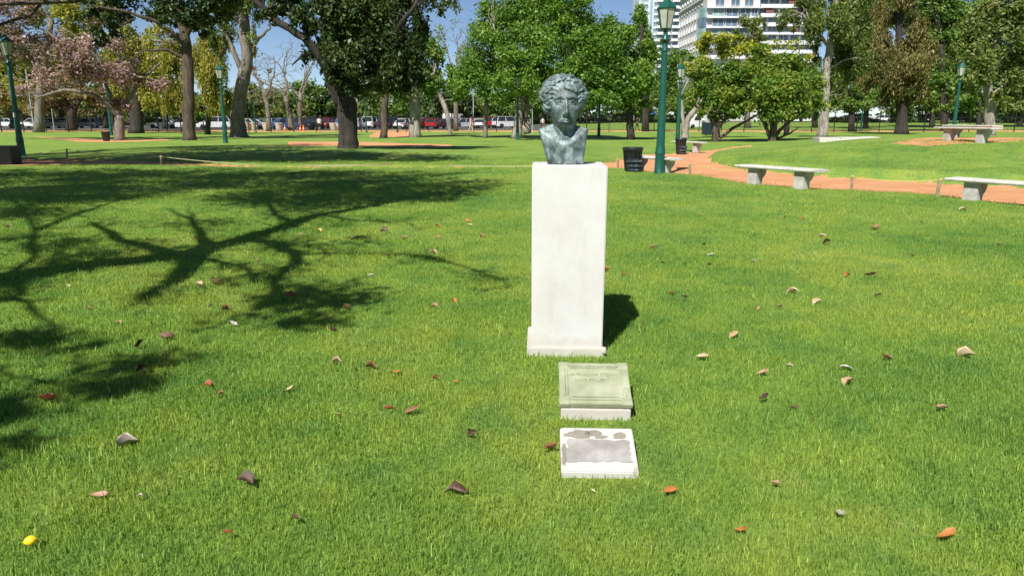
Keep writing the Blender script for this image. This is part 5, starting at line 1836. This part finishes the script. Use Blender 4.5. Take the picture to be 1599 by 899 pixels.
# ------------------------------------------------------------------ people
def person(px, Y, face, top, legs, hair, label, stride=.12, hgt_m=1.7, bag=False):
    x = (px - CX) / F_PX * Y * .975
    h = .022
    xs_, ys_, zs_ = np.arange(-.42, .42, h), np.arange(-.42, .42, h), np.arange(-.03, 1.8, h)
    X = np.meshgrid(xs_, ys_, zs_, indexing='ij')
    s = stride
    b = caps(X, (0, 0, .98), (0, .01, 1.36), .135, .145)
    b = smin(b, ell(X, (0, 0, .95), (.17, .12, .13)), .05)
    b = smin(b, caps(X, (-.14, .01, 1.40), (.14, .01, 1.40), .065), .06)
    b = smin(b, caps(X, (0, .01, 1.42), (0, -.01, 1.55), .05), .03)
    b = smin(b, ell(X, (0, -.02, 1.63), (.078, .095, .115)), .02)
    for sd, q in ((-1, s), (1, -s)):
        b = smin(b, caps(X, (sd * .09, 0, .92), (sd * .09, q * .55 - .02, .50), .085, .058), .03)
        b = smin(b, caps(X, (sd * .09, q * .55 - .02, .50), (sd * .09, q * 1.2, .08), .056, .036), .02)
        b = smin(b, caps(X, (sd * .09, q * 1.2 + .02, .035), (sd * .09, q * 1.2 - .14, .03), .035, .03), .02)
        b = smin(b, caps(X, (sd * .19, .01, 1.39), (sd * .235, -q * .5, 1.12), .048, .038), .03)
        b = smin(b, caps(X, (sd * .235, -q * .5, 1.12), (sd * .22, -q * 1.1 - .06, .90), .036, .028), .02)
        b = smin(b, ell(X, (sd * .22, -q * 1.15 - .08, .84), (.028, .035, .055)), .015)
    V, Q = surface_nets(b.astype(np.float32), (-.42, -.42, -.03), h)
    r = thing('person', label, 'person', (x, Y, gz(x, Y)), R(face), 'people walking near the fence')
    me = mesh_np('body', V, Q, ['skin'], smooth=True)
    mats = [mat_paint('cloth', top, .9), mat_paint('cloth', legs, .9), mat_paint('hair', hair, .7), mat_paint('shoe', (.05, .05, .05), .7)]
    for m_ in mats:
        me.materials.append(m_)
    c = V[Q].mean(1)
    mi = np.zeros(len(Q), int)
    mi[(c[:, 2] > .98) & (c[:, 2] < 1.47) & ~((np.abs(c[:, 0]) > .20) & (c[:, 2] < 1.20))] = 1
    mi[(c[:, 2] <= .98) & (c[:, 2] > (.50 if stride < .2 else .12)) & (np.abs(c[:, 0]) < .185)] = 2
    mi[c[:, 2] < .075] = 4
    mi[(c[:, 2] > 1.66) | ((c[:, 2] > 1.55) & (c[:, 1] > .01))] = 3
    me.polygons.foreach_set('material_index', mi)
    b2 = bmesh.new()
    b2.from_mesh(me)
    bmesh.ops.recalc_face_normals(b2, faces=b2.faces)
    b2.to_mesh(me)
    b2.free()
    link('body', me, r)
    r.scale = (hgt_m / 1.75,) * 3
person(498, 93, 10, (.75, .75, .75), (.02, .02, .03), (.03, .02, .015), 'person in white shirt and dark shorts standing left of the big dark trunk', .05)
person(735, 84, 75, (.55, .28, .26), (.55, .42, .38), (.05, .03, .02), 'person in pink top walking by the fence right of the slim trunk', .22)
person(826, 82, 20, (.75, .74, .72), (.04, .04, .05), (.04, .03, .02), 'person in white shirt seen just left of the bust', .1)
person(847, 99, -30, (.7, .68, .66), (.05, .05, .07), (.05, .03, .02), 'second person in pale shirt in shade behind the bust shoulder', .1)
person(527, 97, 0, (.04, .10, .30), (.6, .6, .6), (.03, .02, .015), 'person in blue shirt at the left side of the big dark trunk', .05)
person(995, 96, 60, (.02, .02, .02), (.02, .02, .03), (.02, .015, .01), 'person in black walking behind the fence left of the nearest lamp', .2)

# ------------------------------------------------------------------ apartment buildings
WM = {}
def win(parent, x, y, z, w, h, yaw, glass='window_glass'):
    """a framed window, recessed pane; yaw 0 faces the camera"""
    key = (round(w, 2), round(h, 2), glass)
    if key not in WM:
        f = MB()
        t = .10
        for cx_, cz_, a, b in ((0, h / 2, w + t, t), (0, -h / 2, w + t, t), (-w / 2, 0, t, h - t), (w / 2, 0, t, h - t), (0, 0, .06, h - t)):
            f.box((cx_, -.02, cz_), (a, .24, b))
        o1 = f.build('window', 'render_white', None)
        p = MB()
        p.box((0, .04, 0), (w - .02, .06, h - .02))
        o2 = p.build('pane', glass, None)
        WM[key] = (o1.data, o2.data)
        bpy.data.objects.remove(o1)
        bpy.data.objects.remove(o2)
    a, b = WM[key]
    o = link('window', a, parent, (x, y, z))
    o.rotation_euler = (0, 0, yaw)
    link('pane', b, o)

mpx = 205 / F_PX
def bx(px, Y=205):
    return (px - CX) / F_PX * Y * .975
A = thing('apartment_building', 'cream apartment block with glazed corner bays above the yellow tree', 'building', (0, 0, 0))
xa0, xa1, ya0, ya1, za = bx(1094), bx(1174), 205.0, 238.0, 37.5
mb = MB()
mb.box(((xa0 + xa1) / 2, (ya0 + ya1) / 2, za / 2), (xa1 - xa0, ya1 - ya0, za))
mb.build('wall', 'render_cream', A)
mb = MB()
mb.box(((xa0 + xa1) / 2, (ya0 + ya1) / 2, za + .3), (xa1 - xa0 + 2.4, ya1 - ya0 + 2.4, .5))
mb.box(((xa0 + xa1) / 2, (ya0 + ya1) / 2, za - .25), (xa1 - xa0 + 1.2, ya1 - ya0 + 1.2, .5))
rf = mb.build('cornice', 'render_cream', A)
FL = [at(1100, py, 205)[2] for py in (13, 28.5, 44, 60, 76, 92, 108)]
for k, z in enumerate(FL):
    s = MB()
    s.box(((xa0 + xa1) / 2 + .2, ya0 - .55, z), (xa1 - xa0 + .6, 1.4, .28))
    s.build('floor_slab', 'render_white', A)
for px in (1113, 1136.5, 1157):
    win(A, bx(px), ya0 - .1, FL[0] + 1.35, 2.3, 1.75, 0)
for k, z in enumerate(FL[1:5]):
    for px, w, gl in ((1111.5, 3.0, 'green_glass'), (1132, 3.1, 'window_glass'), (1152, 2.6, 'window_glass'), (1166, 1.6, 'window_glass')):
        win(A, bx(px), ya0 - .35, z + 1.38, w, 2.15, 0, gl if k % 2 == 0 else 'window_glass')
    b_ = MB()
    b_.prism([(xa0 - 1.5, ya0 + 3.2), (xa0 + .05, ya0 + 3.2), (xa0 + .05, ya0 - .2), (xa0 - .55, ya0 - .2)], z + .16, z + 2.6, 'z')
    b_.build('corner_bay', 'green_glass' if k % 2 == 0 else 'window_glass', A)
for k in range(8):
    z = za - 3.2 - k * 2.85
    for j in range(9):
        y = ya0 + 5.2 + j * 3.35
        win(A, xa0 - .06, y, z + .4, 1.25, 1.9 if k == 0 else 1.6, R(-90))
sb = MB()
sb.box((xa0 - .25, (ya0 + ya1) / 2 + 1.8, za - 5.0), (.5, ya1 - ya0 - 4, .3))
sb.build('string_course', 'render_cream', A)

B = thing('apartment_building', 'white apartment block with long balconies and red awnings', 'building', (0, 0, 0))
xb0, xb1, yb0 = bx(1174.6), bx(1268), 206.0
mb = MB()
mb.box(((xb0 + xb1) / 2, yb0 + 12, 21), (xb1 - xb0, 24, 42))
mb.build('wall', 'render_white', B)
for k in range(11):
    z = at(1200, 12.5 + (k - 2) * 14.2, 205)[2]
    if z < 4:
        break
    p_ = MB()
    p_.box(((xb0 + xb1) / 2, yb0 - .85, z + .35), (xb1 - xb0 - .3, 1.65, .95 if k % 5 else .55))
    p_.build('balcony', 'render_white', B)
    for px, w in ((1181, 2.2), (1197, 2.6), (1215, 2.6), (1232, 2.4), (1249, 2.6)):
        win(B, bx(px), yb0 - .06, z + 1.75, w, 1.5, 0)
    for px in ((1189, 1224) if k in (3,) else (1222,) if k in (4, 2) else (1228,) if k == 5 else ()):
        a_ = MB()
        a_.prism([(yb0 - .1, z + 2.15), (yb0 - .1, z + 2.25), (yb0 - 1.5, z + 1.5), (yb0 - 1.5, z + 1.0), (yb0 - 1.45, z + 1.0)], bx(px) - 1.0, bx(px) + 1.0, 'x')
        a_.build('awning', 'awning_red', B)

Cc = thing('apartment_tower', 'tall hazy blue-white tower with stacked balconies behind the nearest lamp', 'building', (0, 0, 0))
YC = 320.0
xc0, xc1 = bx(1012, YC), bx(1060, YC)
mb = MB()
mb.box(((xc0 + xc1) / 2, YC + 10, 34), (xc1 - xc0, 20, 68))
mb.build('wall', 'render_hazy', Cc)
mb = MB()
mb.box((bx(1003, YC), YC + 13, 34), (bx(1012, YC) - bx(994, YC) - .1, 16, 68))
mb.build('side_wing', 'render_hazy', Cc)
for k in range(17):
    z = at(1030, 2 + (k - 3) * 10.2, YC)[2]
    if z < 14:
        break
    for px, w in ((1029, 4.0), (1051, 3.6)):
        p_ = MB()
        p_.box((bx(px, YC), YC - .8, z), (w + 1.6, 1.6, 1.0))
        p_.build('balcony', 'render_white', Cc)
        win(Cc, bx(px, YC), YC - .06, z + 1.55, w, 1.7, 0)
    win(Cc, bx(1017, YC), YC - .06, z + 1.4, 1.6, 1.3, 0)
    win(Cc, bx(1040, YC), YC - .06, z + 1.4, 1.3, 1.3, 0)
    win(Cc, bx(1003, YC), YC + 4.9, z + 1.4, 3.0, 1.0, 0)

# ------------------------------------------------------------------ far woods closing the horizon
def far_wood():
    n = 15000
    X_ = rng.uniform(-300, 330, n)
    Y_ = 232 + rng.normal(0, 4, n) + .0009 * X_ ** 2 * -.6
    top = 8.5 + 2.2 * np.sin(X_ * .11) + 1.6 * np.sin(X_ * .29 + 1)
    Z_ = rng.uniform(-.5, 1, n) ** 1.0 * top
    Z_ = np.abs(Z_)
    ok = ~((X_ > 44) & (X_ < 110) & (Y_ > 196))
    P = np.stack([X_, Y_, Z_], 1)[ok]
    V, Q = leaves_np(P, np.tile([0, -1.0, 0], (len(P), 1)), 1.9, .3, .5, .7)
    o = link('far_woods', mesh_np('far_woods', V, Q, 'leaf_dark'))
    tag(o, 'dark far-off belt of woods closing the horizon', 'woods', kind='stuff')
far_wood()

# ------------------------------------------------------------------ fallen leaves, lemon
LEAFCOL = {'tan': (.40, .26, .14), 'pale tan': (.50, .37, .23), 'brown': (.20, .095, .04), 'dark brown': (.075, .038, .022), 'orange': (.40, .15, .035), 'red-brown': (.24, .055, .022), 'pinkish tan': (.38, .22, .15),
           'grey': (.34, .28, .24), 'whitish': (.52, .47, .39), 'yellow': (.62, .42, .06)}
for k_, c_ in LEAFCOL.items():
    M['fl_' + k_] = mat_noise('fallen_leaf', [(.3, tuple(v * .65 for v in c_)), (.55, c_), (.8, tuple(min(1, v * 1.25) for v in c_))], 26, .55, .3, .003)

def leaf_mesh(name, curl, fold, twist, mat):
    nu, nv = 9, 5
    V, Q = [], []
    for i in range(nu):
        u = i / (nu - 1)
        w = .21 * math.sin(math.pi * min(1, u * 1.02 + .01)) ** .8 * (1.1 - .35 * u) * (1 + .14 * math.sin(17 * u + curl * 9)) + .004
        for j in range(nv):
            v = (j / (nv - 1) - .5) * 2
            x = u - .5
            y = v * w
            z = curl * (x * x * 1.4) + fold * abs(v) ** 1.4 * w * 1.6 + .012 * math.sin(9 * u + 3 * v)
            a = twist * x
            V.append((x, y * math.cos(a) - z * math.sin(a), y * math.sin(a) + z * math.cos(a)))
    for i in range(nu - 1):
        for j in range(nv - 1):
            a = i * nv + j
            Q.append((a, a + 1, a + nv + 1, a + nv))
    # stalk
    o = len(V)
    for k in range(3):
        q = -.5 - .07 * k
        V += [(q, -.008, .01 * k), (q, .008, .01 * k), (q, 0, .016 + .01 * k)]
    for k in range(2):
        for i in range(3):
            j = (i + 1) % 3
            Q.append((o + 3 * k + i, o + 3 * k + j, o + 3 * k + 3 + j, o + 3 * k + 3 + i))
    return mesh_np(name, V, Q, mat, smooth=True)

LV = [(526, 571, 18, 'pale tan'), (580, 580, 20, 'brown'), (619, 588, 25, 'orange'), (450, 616, 23, 'pale tan'), (325, 614, 17, 'red-brown'), (346, 624, 13, 'tan'), (226, 585, 19, 'dark brown'), (74, 632, 24, 'red-brown'),
      (200, 700, 32, 'grey'), (152, 790, 30, 'pinkish tan'), (384, 769, 32, 'dark brown'), (461, 825, 20, 'dark brown'), (357, 855, 18, 'red-brown'), (609, 652, 20, 'red-brown'), (645, 652, 28, 'brown'), (737, 692, 26, 'dark brown'),
      (714, 774, 44, 'dark brown'), (710, 602, 12, 'orange'), (680, 598, 14, 'brown'), (528, 658, 13, 'tan'), (219, 781, 10, 'whitish'),
      (1098, 566, 25, 'pale tan'), (1192, 589, 20, 'pinkish tan'), (1233, 578, 13, 'grey'), (1319, 580, 24, 'whitish'), (1383, 564, 20, 'brown'), (1508, 561, 26, 'pale tan'), (1324, 606, 28, 'tan'), (1194, 631, 23, 'dark brown'), (1238, 646, 18, 'dark brown'),
      (1469, 645, 24, 'tan'), (1046, 780, 30, 'orange'), (1210, 766, 15, 'tan'), (1156, 844, 26, 'orange'), (1475, 852, 42, 'orange'), (862, 710, 26, 'brown'), (925, 778, 9, 'whitish'), (1310, 814, 22, 'whitish'), (1270, 664, 8, 'brown'),
      (947, 426, 15, 'orange'), (974, 432, 12, 'brown'), (1019, 390, 16, 'tan'), (1110, 402, 14, 'whitish'), (1035, 414, 9, 'dark brown'), (1100, 385, 8, 'dark brown'), (1048, 464, 13, 'brown'), (1069, 471, 12, 'dark brown'),
      (1237, 460, 22, 'pale tan'), (1275, 477, 20, 'pale tan'), (1217, 484, 12, 'dark brown'), (1145, 528, 23, 'tan'), (1283, 372, 14, 'pale tan'), (1291, 383, 13, 'dark brown'), (1322, 433, 15, 'orange'), (1361, 436, 20, 'dark brown'), (1371, 466, 15, 'dark brown'),
      (1366, 360, 16, 'tan'), (1252, 344, 10, 'orange'), (1001, 506, 10, 'brown'), (1176, 412, 11, 'grey'), (1502, 330, 12, 'pale tan'), (1224, 342, 8, 'tan'), (1424, 403, 10, 'tan'), (1183, 487, 12, 'tan'), (1108, 418, 8, 'dark brown'),
      (469, 370, 10, 'pale tan'), (498, 363, 12, 'yellow'), (600, 366, 15, 'dark brown'), (632, 376, 13, 'tan'), (683, 355, 11, 'orange'), (683, 376, 11, 'tan'), (730, 347, 13, 'orange'), (733, 355, 12, 'tan'), (677, 398, 18, 'tan'), (604, 405, 10, 'dark brown'),
      (580, 436, 10, 'whitish'), (709, 475, 14, 'orange'), (678, 483, 14, 'tan'), (453, 471, 21, 'red-brown'), (310, 448, 22, 'pale tan'), (336, 449, 24, 'tan'), (354, 489, 15, 'brown'), (363, 512, 15, 'whitish'), (259, 534, 25, 'pinkish tan'),
      (218, 545, 16, 'dark brown'), (519, 523, 14, 'dark brown'), (307, 375, 13, 'tan'), (185, 508, 11, 'tan'), (140, 487, 13, 'brown'), (75, 558, 15, 'pale tan'), (400, 408, 10, 'brown'), (550, 375, 10, 'tan'), (15, 358, 9, 'tan'), (690, 345, 10, 'brown'),
      (108, 450, 9, 'whitish'), (330, 482, 14, 'grey'), (540, 485, 14, 'brown'), (753, 372, 10, 'tan'), (815, 432, 9, 'orange'), (1440, 350, 8, 'tan'), (1560, 385, 9, 'tan'), (1093, 338, 9, 'tan')]
BIG = {(619, 588): 'orange-brown leaf right of a brown one, left of the bronze tablet', (200, 700): 'grey curled leaf alone below the branch shadow', (152, 790): 'pinkish tan leaf above the yellow lemon', (384, 769): 'dark twisted leaf standing upright at lower left',
       (461, 825): 'small dark upright leaf at the bottom left of centre', (357, 855): 'dark red leaf nearest the bottom edge', (714, 774): 'long narrow dark leaf left of the peeling block', (737, 692): 'dark folded leaf left of the two tablets',
       (862, 710): 'brown leaf touching the left side of the peeling block', (1046, 780): 'bright orange upright leaf right of the peeling block', (1156, 844): 'orange-brown curled leaf near the bottom edge', (1475, 852): 'largest orange leaf with pale midrib at lower right',
       (1469, 645): 'single tan leaf on the dark green patch at right', (1508, 561): 'pale tan leaf nearest the right edge', (1324, 606): 'long tan twig-like leaf right of the tablets', (1319, 580): 'whitish crumpled leaf right of the tablets',
       (74, 632): 'red-brown leaf beside the lowest branch shadow at left', (226, 585): 'dark leaf inside the lowest branch shadow', (609, 652): 'red-brown upright leaf beside a flat brown one', (645, 652): 'flat brown leaf beside a red-brown upright one',
       (259, 534): 'pinkish tan leaf below the branch shadow at left', (453, 471): 'red-brown leaf in the fork of the branch shadow', (1310, 814): 'whitish bent leaf at lower right centre', (450, 616): 'pale tan leaf alone left of centre',
       (1098, 566): 'pale tan leaf right of the pedestal foot', (1145, 528): 'tan flat leaf right of the bust shadow', (947, 426): 'orange leaf at the right side of the pedestal', (1210, 766): 'small tan leaf right of the bright orange one', (52, 865): ''}
LM = {}
seen = {}
for px, py, ln, colr in LV:
    p = g(px, py)
    dist = math.hypot(p[0], p[1])
    L = ln * dist / F_PX * 1.0
    var = random.randrange(6)
    upright = colr in ('dark brown', 'red-brown') and random.random() < .5
    key = (colr, var)
    if key not in LM:
        cu, fo, tw = [(.45, .7, .6), (-.5, .9, 1.0), (.8, 1.2, -.8), (.2, .5, .4), (-.3, 1.5, -1.2), (.6, .25, 1.4)][var]
        LM[key] = leaf_mesh('fallen_leaf', cu, fo, tw, 'fl_' + colr)
    o = link('fallen_leaf', LM[key])
    o.location = (p[0], p[1], p[2] + .024 + (.018 if upright else 0))
    o.rotation_euler = (R(random.uniform(40, 75)) if upright else R(random.uniform(-12, 30)), R(random.uniform(-35, 5)), random.uniform(-.7, .7) + random.choice((0, math.pi)))
    o.scale = (L, L, L)
    if (px, py) in BIG:
        lab = BIG[(px, py)]
    else:
        side = 'left' if px < 830 else 'right'
        place = {('left', 0): 'among the far branch shadows', ('left', 1): 'beside the middle branch shadows', ('left', 2): 'left of the bronze tablet', ('right', 0): 'on the far lawn right of the bust', ('right', 1): 'right of the pedestal', ('right', 2): 'right of the bronze tablet'}[(side, 0 if py < 420 else 1 if py < 560 else 2)]
        lab = f'small {colr} leaf {place}'
    tag(o, lab, 'leaf', 'fallen leaves on the lawn')
    seen.setdefault(lab, []).append((px, o))
ORD = ['second', 'third', 'fourth', 'fifth', 'sixth', 'seventh', 'eighth', 'ninth', 'tenth']
for lab, lst in seen.items():
    lst.sort(key=lambda t: t[0])
    for k, (px, o) in enumerate(lst if len(lst) > 1 else []):
        o['label'] = lab + (', leftmost' if k == 0 else f', {ORD[k - 1]} from left')

p = g(52, 868)
r = thing('lemon', 'small bright yellow lemon in the grass at lower left', 'fruit', (p[0], p[1], p[2] + .040), R(20))
r.scale = (.72, .72, .72)
mb = MB()
mb.lathe([(.002, -.036), (.006, -.033), (.012, -.028), (.021, -.018), (.0255, -.004), (.025, .008), (.018, .021), (.010, .027), (.005, .031), (.001, .033)], 20)
o = mb.build('peel', 'lemon', r, smooth=2)
o.rotation_euler = (0, R(82), 0)
mb = MB()
mb.lathe([(.003, .030), (.0035, .035), (.001, .036)], 6)
o = mb.build('stem_end', 'post_wood', r)
o.rotation_euler = (0, R(82), 0)

# ------------------------------------------------------------------ grass blades
def tuft(seed, n, spread, h0, h1, w):
    q = np.random.default_rng(seed)
    V, Fq = [], []
    for k in range(n):
        bx_, by_ = q.normal(size=2) * spread
        a = q.uniform(0, 6.283)
        h = q.uniform(h0, h1)
        ln = q.uniform(.05, .6) * h
        dx, dy = math.cos(a) * ln, math.sin(a) * ln
        b = q.uniform(0, 6.283)
        ww = w * q.uniform(.7, 1.3)
        sx, sy = math.cos(b) * ww / 2, math.sin(b) * ww / 2
        o = len(V)
        V += [(bx_ - sx, by_ - sy, -.012), (bx_ + sx, by_ + sy, -.012), (bx_ + dx * .35 + sx * .8, by_ + dy * .35 + sy * .8, h * .6), (bx_ + dx * .35 - sx * .8, by_ + dy * .35 - sy * .8, h * .6), (bx_ + dx, by_ + dy, h)]
        Fq += [(o, o + 1, o + 2, o + 3), (o + 3, o + 2, o + 4, o + 4)]
    return V, Fq

gcol = bpy.data.collections.new('grass_tufts')
NT = 6
for k in range(NT):
    V, Fq = tuft(100 + k, 20, .055, .013, .031, .0031)
    me = bpy.data.meshes.new('grass_tuft')
    me.from_pydata(V, [], [f if f[2] != f[3] else f[:3] for f in Fq])
    me.materials.append(M['blade'])
    o = bpy.data.objects.new(f'grass_tuft_{k}', me)
    gcol.objects.link(o)

for k in range(2):
    V, Fq = tuft(300 + k, 4, .05, .030, .058, .0032)
    me = bpy.data.meshes.new('grass_tuft')
    me.from_pydata(V, [], [f if f[2] != f[3] else f[:3] for f in Fq])
    me.materials.append(M['blade'])
    gcol.objects.link(bpy.data.objects.new(f'grass_tuft_{NT + k}', me))

def scatter():
    P, Rt, Sc, Ix = [], [], [], []
    rings = [(1.9, 3.2, 1150, 1.0), (3.2, 4.5, 950, 1.05), (4.5, 6.5, 680, 1.15), (6.5, 9, 430, 1.25), (9, 13, 250, 1.4), (13, 18.5, 120, 1.65), (18.5, 30, 44, 2.0)]
    for r0, r1, dens, s in rings:
        half = R(43 if r0 < 6 else 40)
        n = int(dens * half * (r1 * r1 - r0 * r0))
        a = rng.uniform(-half, half, n)
        rr = np.sqrt(rng.uniform(r0 * r0, r1 * r1, n))
        x, y = rr * np.sin(a), rr * np.cos(a)
        ok = np.ones(n, bool)
        for poly in (PATH_R, PATH_L):
            ok &= poly_sd(x, y, poly) < -.03
        ok &= ~((np.abs(x - PED[0]) < .25) & (np.abs(y - PED[1]) < .25))
        for t_, w_, d_ in ((t1, W1, D1), (t2, W2, D2)):
            lx, ly = x - t_.location.x, y - t_.location.y
            ok &= ~((np.abs(lx) < w_ / 2 + .005) & (ly > .015) & (ly < d_))
        # a thin, dry spot right of the pedestal
        cx_, cy_ = flat(1222, 487)
        ok &= ~((((x - cx_) / .14) ** 2 + ((y - cy_) / .10) ** 2 < 1) & (rng.uniform(size=n) < .5))
        x, y = x[ok], y[ok]
        m = len(x)
        P.append(np.stack([x, y, hgt(x, y)], 1))
        Rt.append(np.stack([rng.normal(0, .10, m), rng.normal(0, .10, m), rng.uniform(0, 6.283, m)], 1))
        hv = .95 + .12 * np.sin(x * 1.7 + 1) * np.sin(y * 1.3) + .08 * np.sin(x * 5.1) * np.sin(y * 4.3)
        sv = s * hv * rng.uniform(.7, 1.25, m)
        zs = sv / s ** .65
        Sc.append(np.stack([sv, sv, zs], 1))
        Ix.append(np.where(rng.uniform(size=m) < .05, rng.integers(NT, NT + 2, m), rng.integers(0, NT, m)))
    P, Rt, Sc, Ix = map(np.concatenate, (P, Rt, Sc, Ix))
    me = bpy.data.meshes.new('grass')
    me.vertices.add(len(P))
    me.vertices.foreach_set('co', P.astype(np.float32).ravel())
    for nm, arr in (('rot', Rt), ('scl', Sc)):
        at_ = me.attributes.new(nm, 'FLOAT_VECTOR', 'POINT')
        at_.data.foreach_set('vector', arr.astype(np.float32).ravel())
    at_ = me.attributes.new('idx', 'INT', 'POINT')
    at_.data.foreach_set('value', Ix.astype(np.int32))
    me.materials.append(M['blade'])
    o = link('grass', me)
    tag(o, 'short green lawn grass around the pedestal', 'grass', kind='stuff')
    ng = bpy.data.node_groups.new('grass_scatter', 'GeometryNodeTree')
    ng.interface.new_socket('Geometry', in_out='INPUT', socket_type='NodeSocketGeometry')
    ng.interface.new_socket('Geometry', in_out='OUTPUT', socket_type='NodeSocketGeometry')
    gi, go = ng.nodes.new('NodeGroupInput'), ng.nodes.new('NodeGroupOutput')
    ip = ng.nodes.new('GeometryNodeInstanceOnPoints')
    ci = ng.nodes.new('GeometryNodeCollectionInfo')
    ci.inputs['Collection'].default_value = gcol
    ci.inputs['Separate Children'].default_value = True
    ci.inputs['Reset Children'].default_value = True
    ip.inputs['Pick Instance'].default_value = True
    def attr(nm, typ):
        n = ng.nodes.new('GeometryNodeInputNamedAttribute')
        n.data_type = typ
        n.inputs['Name'].default_value = nm
        return n.outputs['Attribute']
    ng.links.new(gi.outputs[0], ip.inputs['Points'])
    ng.links.new(ci.outputs[0], ip.inputs['Instance'])
    ng.links.new(attr('idx', 'INT'), ip.inputs['Instance Index'])
    ng.links.new(attr('rot', 'FLOAT_VECTOR'), ip.inputs['Rotation'])
    ng.links.new(attr('scl', 'FLOAT_VECTOR'), ip.inputs['Scale'])
    ng.links.new(ip.outputs[0], go.inputs[0])
    md = o.modifiers.new('scatter', 'NODES')
    md.node_group = ng
scatter()
